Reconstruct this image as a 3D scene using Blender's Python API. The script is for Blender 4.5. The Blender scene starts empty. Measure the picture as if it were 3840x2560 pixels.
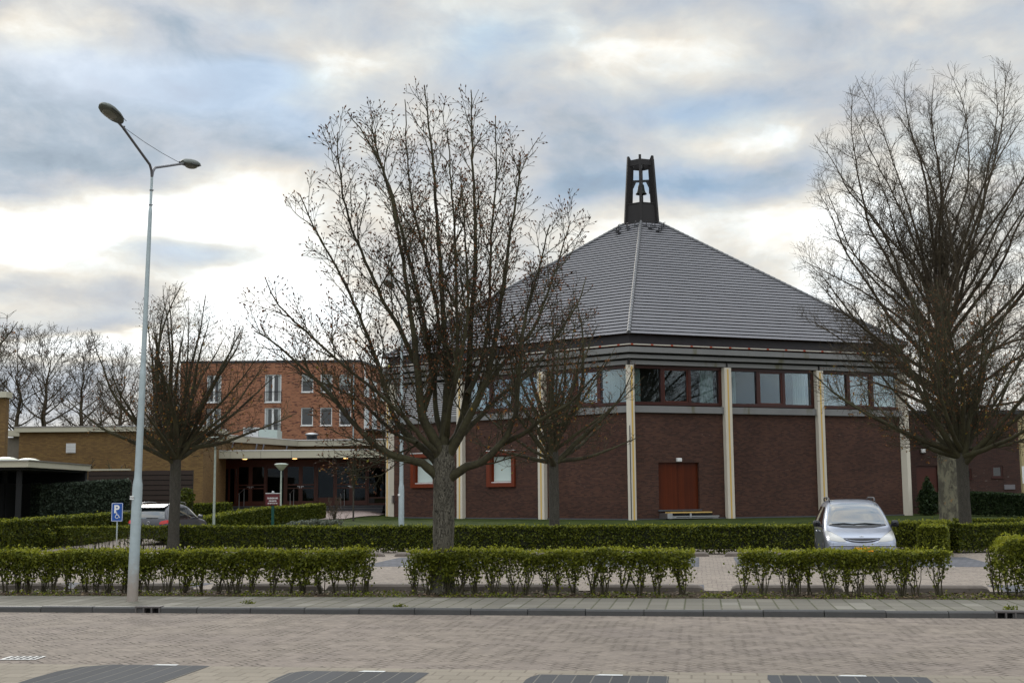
import bpy, bmesh, math, random
import numpy as np
from math import radians, sin, cos, pi, atan2, asin, sqrt
from mathutils import Vector, Matrix
from mathutils.bvhtree import BVHTree

# ------------------------------------------------------------------ scene
C = bpy.data.collections.new("place"); bpy.context.scene.collection.children.link(C)
SC = bpy.context.scene
FOC, PIT, ROL, EYE = 4712., .1198, -.00797, 2.0      # photo focal length (3840 px wide), pitch, roll, eye height
_f = np.array([0, cos(PIT), sin(PIT)]); _u = np.array([0, -sin(PIT), cos(PIT)]); _x = np.array([1., 0, 0])
_X = _x*cos(ROL)+_u*sin(ROL); _U = -_x*sin(ROL)+_u*cos(ROL)
def ray(px, py): return _X*(px-1920)/FOC-_U*(py-1280)/FOC+_f
def G(px, py, z=0.):                                  # survey point on level z
    d = ray(px, py); t = (z-EYE)/d[2]; return np.array([0, 0, EYE])+d*t
def W(px, py, Y):                                     # survey point at distance Y
    d = ray(px, py); return np.array([0, 0, EYE])+d*Y/d[1]
AL = radians(8.4)
EV = np.array([cos(AL), -sin(AL), 0]); NV = np.array([sin(AL), cos(AL), 0])   # along / across the street
def EN(e, n, z=0.): return EV*e+NV*n+np.array([0, 0, z])
def toEN(p): return float(p[0]*EV[0]+p[1]*EV[1]), float(p[0]*NV[0]+p[1]*NV[1])

# ------------------------------------------------------------------ objects
def tag(o, label=None, cat=None, group=None, kind=None):
    if label: o['label'] = label
    if cat: o['category'] = cat
    if group: o['group'] = group
    if kind: o['kind'] = kind
    return o
def thing(name, loc, label, cat, group=None, rz=0.):
    o = bpy.data.objects.new(name, None); C.objects.link(o); o.location = Vector([float(v) for v in loc]); o.rotation_euler[2] = rz
    o.empty_display_size = .2
    return tag(o, label, cat, group)
def wl(o):
    v = Vector((0, 0, 0))
    while o is not None: v = v+o.location; o = o.parent
    return np.array(v)
def link(me, name, mat, parent=None, label=None):
    o = bpy.data.objects.new(name, me); C.objects.link(o)
    if mat is not None: me.materials.append(mat)
    if parent is not None: o.parent = parent
    if label: o['label'] = label
    return o
def arr_mesh(name, V, F, smooth=False):
    me = bpy.data.meshes.new(name); V = np.asarray(V, dtype=np.float32); F = np.asarray(F, dtype=np.int32)
    n, k = F.shape
    me.vertices.add(len(V)); me.vertices.foreach_set('co', V.ravel())
    me.loops.add(n*k); me.loops.foreach_set('vertex_index', F.ravel())
    me.polygons.add(n); me.polygons.foreach_set('loop_start', np.arange(n, dtype=np.int32)*k)
    me.polygons.foreach_set('loop_total', np.full(n, k, dtype=np.int32))
    if smooth: me.polygons.foreach_set('use_smooth', np.ones(n, dtype=bool))
    me.update(calc_edges=True); return me
class MB:
    def __init__(s): s.v = []; s.f = []; s.sm = []
    def add(s, vs, fs, smooth=False):
        o = len(s.v); s.v += [tuple(float(c) for c in v) for v in vs]; s.f += [tuple(i+o for i in f) for f in fs]; s.sm += [smooth]*len(fs); return s
    def hexa(s, p):                                   # 8 points: bottom ring, top ring
        return s.add(p, [(3, 2, 1, 0), (4, 5, 6, 7), (0, 1, 5, 4), (1, 2, 6, 5), (2, 3, 7, 6), (3, 0, 4, 7)])
    def box(s, a, b, R=None, O=(0, 0, 0)):
        x0, y0, z0 = a; x1, y1, z1 = b
        p = [(x0, y0, z0), (x1, y0, z0), (x1, y1, z0), (x0, y1, z0), (x0, y0, z1), (x1, y0, z1), (x1, y1, z1), (x0, y1, z1)]
        if R is not None: p = [tuple(R @ Vector(q)+Vector(O)) for q in p]
        elif tuple(O) != (0, 0, 0): p = [tuple(Vector(q)+Vector(O)) for q in p]
        return s.hexa(p)
    def fbox(s, A, B, s0, s1, o0, o1, z0, z1):        # box on the wall line A-B: s along, o outward (right of A-B), z up
        A = np.array(A, float)[:2]; B = np.array(B, float)[:2]; d = (B-A)/np.linalg.norm(B-A); n = np.array([d[1], -d[0]])
        q = [A+d*s0+n*o1, A+d*s1+n*o1, A+d*s1+n*o0, A+d*s0+n*o0]
        return s.hexa([(*p, z0) for p in q]+[(*p, z1) for p in q])
    def prism(s, poly, z0, z1):
        n = len(poly); z0s = z0 if hasattr(z0, '__len__') else [z0]*n; z1s = z1 if hasattr(z1, '__len__') else [z1]*n
        vs = [(*p[:2], z) for p, z in zip(poly, z0s)]+[(*p[:2], z) for p, z in zip(poly, z1s)]
        return s.add(vs, [tuple(range(n-1, -1, -1)), tuple(range(n, 2*n))]+[(i, (i+1) % n, n+(i+1) % n, n+i) for i in range(n)])
    def tube(s, pts, rad, n=8, caps=True, smooth=True):
        pts = [Vector([float(c) for c in p]) for p in pts]; m = len(pts); rad = rad if hasattr(rad, '__len__') else [rad]*m
        vs = []; ref = None
        for i in range(m):
            t = (pts[min(i+1, m-1)]-pts[max(i-1, 0)]).normalized()
            if ref is None: ref = Vector((1, 0, 0)) if abs(t.x) < .9 else Vector((0, 1, 0))
            a = (ref-t*ref.dot(t)).normalized(); b = t.cross(a); ref = a
            for k in range(n):
                w = 2*pi*k/n; vs.append(pts[i]+(a*cos(w)+b*sin(w))*rad[i])
        fs = [(i*n+k, i*n+(k+1) % n, (i+1)*n+(k+1) % n, (i+1)*n+k) for i in range(m-1) for k in range(n)]
        s.add(vs, fs, smooth)
        if caps: s.add(vs[:n], [tuple(range(n-1, -1, -1))]); s.add(vs[-n:], [tuple(range(n))])
        return s
    def lathe(s, prof, c=(0, 0, 0), n=16):            # prof: (r, z)
        vs = [(c[0]+r*cos(2*pi*k/n), c[1]+r*sin(2*pi*k/n), c[2]+z) for r, z in prof for k in range(n)]
        fs = [(i*n+k, i*n+(k+1) % n, (i+1)*n+(k+1) % n, (i+1)*n+k) for i in range(len(prof)-1) for k in range(n)]
        return s.add(vs, fs, True)
    def build(s, name, mat, parent=None, label=None, world=True, bev=0.):
        off = wl(parent) if (parent is not None and world) else np.zeros(3)
        me = bpy.data.meshes.new(name); me.from_pydata([(v[0]-off[0], v[1]-off[1], v[2]-off[2]) for v in s.v], [], s.f)
        me.polygons.foreach_set('use_smooth', s.sm); me.update()
        o = link(me, name, mat, parent, label)
        if bev > 0:
            m = o.modifiers.new('bevel', 'BEVEL'); m.width = bev; m.segments = 2; m.limit_method = 'ANGLE'; m.angle_limit = radians(40)
        return o
def copy_tree(o, parent=None):
    c = o.copy(); C.objects.link(c); c.parent = parent
    for ch in o.children: copy_tree(ch, c)
    return c

# ------------------------------------------------------------------ node language
NT = None
def nd(t, **k):
    n = NT.nodes.new(t)
    for a, b in k.items(): setattr(n, a, b)
    return n
class S:
    def __init__(s, k): s.k = k
    def __add__(a, b): return m_('ADD', a, b)
    def __radd__(a, b): return m_('ADD', b, a)
    def __sub__(a, b): return m_('SUBTRACT', a, b)
    def __rsub__(a, b): return m_('SUBTRACT', b, a)
    def __mul__(a, b): return m_('MULTIPLY', a, b)
    def __rmul__(a, b): return m_('MULTIPLY', b, a)
    def __truediv__(a, b): return m_('DIVIDE', a, b)
    def __neg__(a): return m_('MULTIPLY', a, -1.)
def put(sock, v):
    if isinstance(v, S): NT.links.new(v.k, sock)
    elif isinstance(v, (tuple, list)):
        sock.default_value = tuple(v) if len(v) == len(sock.default_value) else (*v, 1.)
    else: sock.default_value = v
def m_(op, *a, clamp=False):
    n = nd('ShaderNodeMath', operation=op); n.use_clamp = clamp
    for i, v in enumerate(a): put(n.inputs[i], v)
    return S(n.outputs[0])
def vm(op, a, b=None):
    n = nd('ShaderNodeVectorMath', operation=op); put(n.inputs[0], a)
    if b is not None: put(n.inputs[1], b)
    return S(n.outputs['Value' if op in ('DOT_PRODUCT', 'LENGTH') else 'Vector'])
def xyz(v):
    n = nd('ShaderNodeSeparateXYZ'); put(n.inputs[0], v); return [S(o) for o in n.outputs]
def vec(x, y, z=0.):
    n = nd('ShaderNodeCombineXYZ'); put(n.inputs[0], x); put(n.inputs[1], y); put(n.inputs[2], z); return S(n.outputs[0])
def noise(v, scale, det=3., rough=.55, dist=0., w=None, col=False):
    n = nd('ShaderNodeTexNoise'); put(n.inputs['Vector'], v); n.inputs['Scale'].default_value = scale; n.inputs['Detail'].default_value = det
    n.inputs['Roughness'].default_value = rough; n.inputs['Distortion'].default_value = dist
    return S(n.outputs['Color' if col else 'Fac'])
def ramp(v, stops, interp='LINEAR'):
    n = nd('ShaderNodeValToRGB'); n.color_ramp.interpolation = interp; e = n.color_ramp.elements
    while len(e) < len(stops): e.new(.5)
    for q, (p, c) in zip(e, stops):
        q.position = p; q.color = (*c, 1.) if hasattr(c, '__len__') else (c, c, c, 1.)
    put(n.inputs[0], v); return S(n.outputs[0])
def mix(f, a, b, mode='MIX'):
    n = nd('ShaderNodeMix', data_type='RGBA', blend_type=mode); put(n.inputs[0], f); put(n.inputs[6], a); put(n.inputs[7], b); return S(n.outputs[2])
def white(v):
    n = nd('ShaderNodeTexWhiteNoise'); n.noise_dimensions = '3D'; put(n.inputs['Vector'], v); return S(n.outputs['Value'])
def mstep(v, a, b): 
    n = nd('ShaderNodeMapRange', interpolation_type='SMOOTHSTEP'); put(n.inputs[0], v); n.inputs[1].default_value = a; n.inputs[2].default_value = b; return S(n.outputs[0])
def objco(): return S(nd('ShaderNodeTexCoord').outputs['Object'])
def pos(): return S(nd('ShaderNodeNewGeometry').outputs['Position'])
def island(): return S(nd('ShaderNodeNewGeometry').outputs['Random Per Island'])
def nrm(): return S(nd('ShaderNodeNewGeometry').outputs['True Normal'])
def mat(name, fn):
    global NT
    m = bpy.data.materials.new(name); m.use_nodes = True; NT = m.node_tree; NT.nodes.clear()
    out = nd('ShaderNodeOutputMaterial'); b = nd('ShaderNodeBsdfPrincipled'); NT.links.new(b.outputs[0], out.inputs[0])
    r = fn() or {}
    for k, v in r.items():
        if k == 'bump':
            n = nd('ShaderNodeBump'); n.inputs['Strength'].default_value = v[1]; n.inputs['Distance'].default_value = v[2]; put(n.inputs['Height'], v[0])
            NT.links.new(n.outputs[0], b.inputs['Normal'])
        elif k == 'trans_leaf':
            t = nd('ShaderNodeBsdfTranslucent'); put(t.inputs[0], v[0]); x = nd('ShaderNodeMixShader'); x.inputs[0].default_value = v[1]
            NT.links.new(b.outputs[0], x.inputs[1]); NT.links.new(t.outputs[0], x.inputs[2]); NT.links.new(x.outputs[0], out.inputs[0])
        elif k == 'clear':
            t = nd('ShaderNodeBsdfTransparent'); put(t.inputs[0], v[0]); x = nd('ShaderNodeMixShader'); put(x.inputs[0], v[1])
            NT.links.new(b.outputs[0], x.inputs[1]); NT.links.new(t.outputs[0], x.inputs[2]); NT.links.new(x.outputs[0], out.inputs[0])
        else: put(b.inputs[k], v)
    return m
def flat(name, col, rough=.6, var=.12, sc=6., metal=0., bump=.0, spec=.4, coat=0.):
    def fn():
        p = objco(); n = noise(p, sc, 4.); n2 = noise(p, sc*9, 3.)
        f = (n-.5)*(2*var)+(n2-.5)*var+1.
        c = mix(1., col, vec(f, f, f), 'MULTIPLY')
        d = {'Base Color': c, 'Roughness': rough, 'Metallic': metal, 'Specular IOR Level': spec}
        if bump: d['bump'] = (n2, .5, bump)
        if coat: d['Coat Weight'] = coat
        return d
    return mat(name, fn)

def wallco():
    P = pos(); N = nrm(); T = vm('NORMALIZE', vm('CROSS_PRODUCT', (0, 0, 1.), N)); return vm('DOT_PRODUCT', P, T), xyz(P)[2], P
def brickmat(name, c1, c2, mortar, bw=.22, bh=.065, rough=.85, msize=.08, tone=.35, dark=None, patch=None):
    def fn():
        u, v, P = wallco()
        b = nd('ShaderNodeTexBrick'); b.offset = .5
        put(b.inputs['Vector'], vec(u, v, 0.)); put(b.inputs['Color1'], c1); put(b.inputs['Color2'], c2); put(b.inputs['Mortar'], mortar)
        b.inputs['Scale'].default_value = 1.; b.inputs['Brick Width'].default_value = bw; b.inputs['Row Height'].default_value = bh
        b.inputs['Mortar Size'].default_value = bh*msize; b.inputs['Mortar Smooth'].default_value = .3; b.inputs['Bias'].default_value = 0.
        col = S(b.outputs[0])
        if dark is not None:                          # fired-darker bricks in short runs
            w = noise(vec(u*1.6, v*9.0, 0.), 1., 2.)
            w2 = white(vec(m_('FLOOR', u/bw), m_('FLOOR', v/bh), 3.))
            col = mix(m_('MULTIPLY', mstep(w, .52, .60), mstep(w2, .25, .5)), col, dark)
        n = noise(P, .35, 5.); n3 = noise(vec(u*.6, v*5., 0), 2., 3.)
        f = (n-.5)*tone*1.6+(n3-.5)*tone*.5+1.
        col = mix(1., col, vec(f, f, f), 'MULTIPLY')
        if patch is not None: col = mix(mstep(noise(vec(u*3., v*14., 0), 1., 2.), .66, .74)*mstep(noise(P, .5, 2.), .5, .62), col, patch)
        return {'Base Color': col, 'Roughness': rough, 'bump': (S(b.outputs[1])*-1., .5, .01), 'Specular IOR Level': .25}
    return mat(name, fn)

def ground_en():
    P = pos(); X, Y, Z = xyz(P); c, s_ = cos(AL), sin(AL); return X*c-Y*s_, X*s_+Y*c, P
def herring(u, v, w=.105):                             # 2:1 blocks laid in herringbone; returns (joint 0..1, block random)
    x = u/w; y = v/w; i = m_('FLOOR', x); j = m_('FLOOR', y); fx = x-i; fy = y-j
    k = m_('FLOORED_MODULO', i-j, 4.)
    def eq(n): return m_('COMPARE', k, float(n), .5)
    dL = fx+eq(1)*9.; dR = (1.-fx)+eq(0)*9.; dB = fy+eq(2)*9.; dT = (1.-fy)+eq(3)*9.
    d = m_('MINIMUM', m_('MINIMUM', dL, dR), m_('MINIMUM', dB, dT))
    return d, white(vec(i-eq(1), j-eq(2), 0.))
def paving(name, base, joint, w=.105, ang=45., jw=.09, var=.3, stain=.3, warm=None):
    def fn():
        e, n, P = ground_en(); a = radians(ang)
        wob = (noise(P, 1.3, 2.)-.5)*.12; e = e+wob; n = n+wob
        u = e*cos(a)+n*sin(a); v = n*cos(a)-e*sin(a)
        d, r = herring(u, v, w)
        big = noise(P, .25, 4.); sm = noise(P, 30., 3.); mid = noise(vec(e*.8, n*2.2, 0.), 1., 4.)
        f = (r-.5)*var+(big-.5)*stain+(sm-.5)*.5+(mid-.5)*.12+1.
        col = mix(1., base, vec(f, f, f), 'MULTIPLY')
        if warm is not None: col = mix(mstep(noise(P, .6, 3.), .35, .7), col, mix(1., warm, vec(f, f, f), 'MULTIPLY'))
        jj = m_('SUBTRACT', 1., mstep(d, jw*.45, jw))*mstep(noise(P, 2.6, 4.), .40, .60)
        col = mix(jj*.9, col, joint)
        return {'Base Color': col, 'Roughness': .9, 'Specular IOR Level': .2, 'bump': (mstep(d, 0., jw*1.5)+sm*.6, .6, .008)}
    return mat(name, fn)
def tiles(name, base, joint, tw, th, off=0., jw=.02, var=.2, stain=.25, odd=None, rows=1.):
    def fn():
        e, n, P = ground_en()
        x = e/tw; y = n/th; j = m_('FLOOR', y); x = x+m_('FLOORED_MODULO', j, 2.)*off; i = m_('FLOOR', x); fx = x-i; fy = y-j
        dx = m_('MINIMUM', fx, 1.-fx)*tw; dy = m_('MINIMUM', fy, 1.-fy)*th/rows
        d = m_('MINIMUM', dx, dy); r = white(vec(i, j, 1.))
        f = (r-.5)*var+(noise(P, .3, 4.)-.5)*stain+(noise(P, 40., 3.)-.5)*.35+1.
        col = mix(1., base, vec(f, f, f), 'MULTIPLY')
        if odd is not None: col = mix(m_('GREATER_THAN', r, .93), col, odd)
        jj = m_('SUBTRACT', 1., mstep(d, jw*.3, jw))*mstep(noise(P, 1.5, 3.), .25, .5)
        col = mix(jj*.85, col, joint)
        return {'Base Color': col, 'Roughness': .9, 'Specular IOR Level': .2, 'bump': (mstep(d, 0., jw*1.4), .6, .01)}
    return mat(name, fn)
# ------------------------------------------------------------------ materials
M = {}
M['brick_church'] = brickmat('church brick', (.092, .041, .027), (.046, .022, .017), (.062, .047, .038), .22, .065, tone=.6, patch=(.16, .10, .08))
M['brick_red'] = brickmat('orange red brick', (.37, .160, .085), (.29, .122, .065), (.25, .165, .115), .21, .06, tone=.2, dark=(.085, .035, .03))
M['brick_tan'] = brickmat('tan brick', (.21, .125, .045), (.14, .08, .033), (.10, .075, .04), .21, .065, tone=.4)
M['brick_side'] = brickmat('side brick', (.070, .033, .025), (.044, .023, .019), (.07, .055, .048), .22, .065, tone=.4, patch=(.45, .40, .38))
M['column'] = flat('cream painted concrete', (.62, .56, .46), .7, .06, .8, bump=.003)
M['stripe'] = flat('yellow painted stripe', (.62, .40, .11), .7, .1, 2.)
def _conc():
    P = pos(); x, y, z = xyz(P); n = noise(P, .7, 4.); st = noise(vec(x*1.4, y*1.4, z*.35), 1., 3.)
    f = (n-.5)*.4+1.; c = mix(1., (.20, .195, .19), vec(f, f, f), 'MULTIPLY'); c = mix(mstep(st, .60, .72)*.8, c, (.12, .11, .055))
    return {'Base Color': c, 'Roughness': .85, 'bump': (noise(P, 12., 3.), .3, .005)}
M['concrete'] = mat('grey concrete cornice', _conc)
M['dark_gap'] = flat('near black gap shade', (.016, .014, .014), .8)  # near black puts the shade of gaps and recesses into the colour
M['black_fascia'] = flat('black slate fascia', (.022, .022, .025), .55, .25, 1.5)
def _roof():
    u, v, P = wallco(); w = white(vec(m_('FLOOR', u/.34), m_('FLOOR', v/.21), 0.)); n = noise(P, .25, 4.)
    fx = u/.34-m_('FLOOR', u/.34); j = m_('SUBTRACT', 1., mstep(m_('MINIMUM', fx, 1.-fx), 0., .06))
    f = (w-.5)*.06+(n-.5)*.25+1.; c = mix(1., (.160, .157, .165), vec(f, f, f), 'MULTIPLY'); c = mix(m_('MULTIPLY', j, .10), c, (.08, .078, .085))
    return {'Base Color': c, 'Roughness': .7, 'Specular IOR Level': .25}
M['roof_tile'] = mat('grey concrete roof tile', _roof)
M['hip_tile'] = flat('hip ridge tile', (.115, .115, .118), .5, .15, 3.)
M['underlay'] = flat('roof underlay', (.012, .012, .014), .9)
def _gutter():
    u, v, P = wallco(); fx = u/1.22-m_('FLOOR', u/1.22); s1 = m_('LESS_THAN', fx, .13)
    c = mix(s1, (.55, .50, .42), (.42, .06, .02)); return {'Base Color': c, 'Roughness': .6}
M['gutter'] = mat('gutter with orange clips', _gutter)
def wood(name, c1, c2, plank=.12, rough=.45):
    def fn():
        u, v, P = wallco(); g = noise(vec(u*14., v*.7, 0.), 1., 4.); pl = white(vec(m_('FLOOR', u/plank), 0., 0.)); fx = u/plank-m_('FLOOR', u/plank)
        c = mix(g, c1, c2); f = (pl-.5)*.35+(noise(P, 1.2, 3.)-.5)*.4+1.; c = mix(1., c, vec(f, f, f), 'MULTIPLY')
        c = mix(m_('LESS_THAN', fx, .05)*.5, c, (.02, .008, .004))
        return {'Base Color': c, 'Roughness': rough, 'Specular IOR Level': .2}
    return mat(name, fn)
M['door_wood'] = wood('varnished plank door', (.10, .017, .002), (.055, .009, .001))
M['mahogany'] = flat('mahogany frame', (.045, .010, .006), .4, .2, 2.)
M['mahogany_red'] = flat('red brown door timber', (.075, .016, .008), .4, .2, 2.)
M['entrance_timber'] = flat('orange brown entrance timber', (.105, .025, .009), .4, .2, 2.)
M['orange_frame'] = flat('orange red lacquered frame', (.145, .023, .005), .35, .1, 2.)
M['blind'] = flat('pale roller blind', (.52, .60, .56), .5, .06, .7)
M['white'] = flat('white paint', (.72, .72, .70), .5, .05)
M['white_line'] = flat('road paint', (.55, .55, .53), .8, .3, 12.)
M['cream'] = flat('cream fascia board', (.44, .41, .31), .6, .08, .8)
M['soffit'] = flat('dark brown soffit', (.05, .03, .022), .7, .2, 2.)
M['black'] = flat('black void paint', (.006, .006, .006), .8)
M['room'] = flat('dark interior plaster', (.05, .045, .04), .9)
M['room_tan'] = flat('tan interior wall', (.38, .36, .24), .9, .1, 1.)  # tan panels, the wall's own colour
M['dark_metal'] = flat('dark grey metal', (.035, .036, .04), .45, .15, 5., .3)
M['belfry'] = flat('dark brown belfry timber', (.011, .008, .0075), .6, .2, 2.)
M['bronze'] = flat('weathered bell bronze', (.018, .022, .019), .45, .2, 6., .7)
M['steel'] = flat('stainless steel', (.45, .45, .45), .3, .1, 5., .9)
def _galv():
    P = objco(); n = noise(P, 9., 4., .6); n2 = noise(P, 2., 3.); x, y, z = xyz(P)
    f = (n-.5)*.35+(n2-.5)*.25+1.; c = mix(1., (.36, .42, .43), vec(f, f, f), 'MULTIPLY'); c = mix(m_('SUBTRACT', 1., mstep(z+(n-.5)*.6, .15, .95))*.7, c, (.30, .21, .15))
    return {'Base Color': c, 'Roughness': .5, 'Metallic': .25}
M['galv'] = mat('galvanised steel mast', _galv)
M['galv_arm'] = flat('dull galvanised arm', (.13, .13, .14), .5, .2, 6., .3)
M['lamp_top'] = flat('mossy lamp canopy', (.10, .11, .095), .6, .4, 8.)
M['lamp_glass'] = flat('cloudy lamp lens', (.16, .16, .13), .25, .2, 8.)
M['post_paint'] = flat('peeling grey post paint', (.36, .40, .34), .6, .35, 10.)
M['lamp_white'] = flat('opal lamp bowl', (.58, .58, .46), .4, .1, 6.)
M['kerb'] = flat('dark concrete kerb', (.048, .046, .043), .6, .35, 2., bump=.01)
M['kerb_light'] = flat('worn kerb roll', (.15, .125, .105), .85, .35, 2., bump=.01)
M['stone'] = flat('blue stone step', (.07, .072, .08), .6, .2, 3.)
M['stone_edge'] = flat('step nosing', (.22, .21, .20), .6, .2, 3.)
M['iron'] = flat('cast iron', (.10, .09, .085), .6, .3, 9., .2)
M['grate'] = flat('galvanised grate', (.42, .41, .39), .6, .2, 9.)
def glassm(name, tint, rf):
    def fn():
        fr = nd('ShaderNodeFresnel'); fr.inputs[0].default_value = 1.75
        return {'Base Color': (.9, .95, 1.), 'Metallic': 1., 'Roughness': .015, 'clear': (tint, m_('SUBTRACT', 1., m_('MINIMUM', 1., S(fr.outputs[0])*rf)))}
    return mat(name, fn)
M['glass'] = glassm('window glass', (.80, .86, .86), 0.55)
M['glass_dark'] = glassm('dark window glass', (.4, .4, .36), .16)
M['glass_flat'] = flat('mirror dark glass', (.022, .025, .027), .04, .0, 1., spec=.6)
def _curt():
    u, v, P = wallco(); n = noise(vec(u*9., v*.6, 0.), 1., 4.); f = (n-.5)*.5+1.
    return {'Base Color': mix(1., (.40, .44, .42), vec(f, f, f), 'MULTIPLY'), 'Roughness': .9}
M['curtain'] = mat('white lace curtain', _curt)
M['louvre'] = flat('grey white louvre slat', (.46, .45, .45), .5, .1)
M['sign_red'] = flat('dark red sign board', (.10, .012, .014), .5, .1)
M['sign_green'] = flat('green sign post', (.004, .06, .045), .5, .1)
M['sign_blue'] = flat('blue sign', (.008, .07, .30), .4, .06)
def emis(name, col, st): 
    return mat(name, lambda: {'Base Color': col, 'Emission Color': col, 'Emission Strength': st})
M['downlight'] = emis('lit downlight', (1., .55, .2), 3.)
M['exit'] = emis('lit exit sign', (.1, .8, .35), .5)
def _bark(c1, c2, sc=1., crack=.75):
    def fn():
        P = objco(); x, y, z = xyz(P); q = vec(x*3., y*3., z*.9)
        n = noise(q, 3.2*sc, 5., .65, .6); fl = noise(vec(x*5., y*5., z*1.6), 2.*sc, 3., .6, 1.5)
        v = nd('ShaderNodeTexVoronoi', feature='DISTANCE_TO_EDGE'); put(v.inputs['Vector'], vec(x*7.*sc, y*7.*sc, z*2.6*sc)+0. if False else vm('ADD', vec(x*6.*sc, y*6.*sc, z*1.1*sc), vec(fl*1.3, n*1.3, fl)))
        cr = m_('SUBTRACT', 1., mstep(S(v.outputs[0]), .02, .12))
        c = mix(n, c1, c2); g = noise(P, .8, 3.); c = mix(mstep(g, .5, .75)*.4, c, (.055, .058, .02)); c = mix(cr*crack*mstep(fl, .36, .52), c, (.008, .007, .006))
        return {'Base Color': c, 'Roughness': .95, 'Specular IOR Level': .15, 'bump': (n*.6-cr, .8, .02)}
    return fn
M['bark'] = mat('flaky grey maple bark', _bark((.065, .057, .042), (.19, .172, .135), 1., .85))
M['bark2'] = mat('smooth grey bark', _bark((.062, .056, .045), (.115, .105, .085), 1.5, .5))
def _plane():
    P = objco(); x, y, z = xyz(P); q = vec(x*1.6, y*1.6, z); n = noise(q, 2.2, 4., .6, .4); n2 = noise(q, 5., 4.)
    c = mix(mstep(n, .42, .58), (.16, .145, .095), (.075, .066, .045)); c = mix(mstep(n2, .60, .68)*.8, c, (.035, .028, .02)); c = mix(mstep(noise(q, 3.7, 2.), .66, .70), c, (.22, .13, .06))
    return {'Base Color': c, 'Roughness': .85, 'bump': (n2, .5, .02)}
M['bark_pale'] = mat('pale plane bark', _plane)
def _twig(c1, c2):
    def fn():
        P = objco(); n = noise(P, 1.5, 3.); n2 = noise(P, 14., 3.)
        c = mix(mstep(n*.6+n2*.4, .35, .65), c1, c2); return {'Base Color': c, 'Roughness': .85, 'Specular IOR Level': .2}
    return fn
M['branch'] = mat('mossy branch bark', _twig((.030, .025, .015), (.058, .053, .027)))
M['branch_dark'] = mat('dark branch bark', _twig((.055, .042, .030), (.090, .072, .046)))
def leafmat(name, cols, tr=.25, rough=.6):
    def fn():
        r = island(); c = ramp(r, [(i/(len(cols)-1), q) for i, q in enumerate(cols)])
        return {'Base Color': c, 'Roughness': rough, 'Specular IOR Level': .25, 'trans_leaf': (c, tr)}
    return mat(name, fn)
M['buds'] = leafmat('opening maple buds', [(.05, .018, .01), (.22, .07, .012), (.28, .13, .02), (.20, .19, .03)], .2)
M['buds_dark'] = leafmat('brown red buds', [(.035, .015, .01), (.09, .03, .012), (.20, .075, .015)], .1)
HL_ = [(.045, .056, .006), (.085, .100, .008), (.135, .150, .011), (.195, .200, .018)]
M['leaf_front'] = leafmat('fresh privet leaf', HL_, .3)
M['leaf_mid'] = leafmat('hedge leaf', [(.028, .040, .005), (.056, .072, .006), (.090, .106, .008), (.135, .142, .012)], .3)
M['leaf_tip'] = leafmat('yellow green shoot', [(.15, .17, .012), (.22, .23, .016), (.28, .27, .025)], .35)
M['leaf_dark'] = leafmat('dark evergreen leaf', [(.010, .020, .006), (.02, .038, .010), (.035, .055, .014)], .15)
M['leaf_ivy'] = leafmat('grey green ivy leaf', [(.018, .026, .016), (.035, .05, .03), (.06, .08, .05)], .1)
M['leaf_grey'] = leafmat('grey lavender leaf', [(.08, .10, .07), (.14, .16, .12), (.18, .16, .12)], .15)
M['core'] = flat('dark hedge core', (.016, .019, .008), .95, .4, 6.)  # dark solid fill inside the leaf shell, shade put into its colour
M['stem'] = flat('hedge stem', (.05, .042, .022), .9, .4, 9.)
M['plate_yellow'] = flat('yellow plate', (.75, .30, .01), .5, .02)
M['tyre'] = flat('tyre rubber', (.015, .015, .016), .8)

# ------------------------------------------------------------------ ground
def sst(a, b, t): t = min(1, max(0, (t-a)/(b-a))); return t*t*(3-2*t)
CURB_N = toEN(G(1920, 2306, -.10))[1]; CURB_TOP = CURB_N+.03
def zt(x, y):
    n = x*NV[0]+y*NV[1]
    z = .53*sst(48, 64, n)
    return z+.38*sst(66, 80, n)*sst(7, 10, -x)
def sheet(name, mat_, n0, n1, e0, e1, z, ne=2, nn=2, fz=None, kind='structure'):
    V = []; F = []
    for j in range(nn+1):
        for i in range(ne+1):
            p = EN(e0+(e1-e0)*i/ne, n0+(n1-n0)*j/nn); V.append((p[0], p[1], z+(fz(p[0], p[1]) if fz else 0)))
    for j in range(nn):
        for i in range(ne): a = j*(ne+1)+i; F.append((a, a+1, a+ne+2, a+ne+1))
    o = link(arr_mesh(name, V, F), name, mat_); return tag(o, kind=kind)
def _lawn():
    P = pos(); n = noise(P, 1.3, 5.); n2 = noise(P, 14., 4.); c = mix(mstep(n, .3, .7), (.016, .028, .005), (.045, .058, .011)); f = n2*1.3+.35
    return {'Base Color': mix(1., c, vec(f, f, f), 'MULTIPLY'), 'Roughness': .9, 'Specular IOR Level': .1, 'bump': (noise(P, 25., 2.), .8, .03)}
M['lawn'] = mat('lawn grass', _lawn)
def _soil():
    P = pos(); n = noise(P, 3., 5.); n2 = noise(P, 22., 4.); c = mix(n2, (.028, .018, .010), (.075, .055, .035)); c = mix(mstep(n, .52, .62)*.8, c, (.05, .07, .014))
    return {'Base Color': c, 'Roughness': .95, 'bump': (n2, .9, .04), 'Specular IOR Level': .1}
M['soil'] = mat('planting soil', _soil)
gx = [-900, -300, -120, -60]+list(range(-44, 45, 2))+[60, 120, 300, 900]
gn = [-600, -100, 0, CURB_TOP+.10, CURB_TOP+.14, 30, 40]+[47+i for i in range(0, 36)]+[90, 110, 160, 300, 800, 2500]
V = []; F = []
for n_ in gn:
    for e_ in gx:
        p = EN(e_, n_); V.append((p[0], p[1], -.16 if n_ < CURB_TOP+.12 else -.02+zt(p[0], p[1])))
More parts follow.
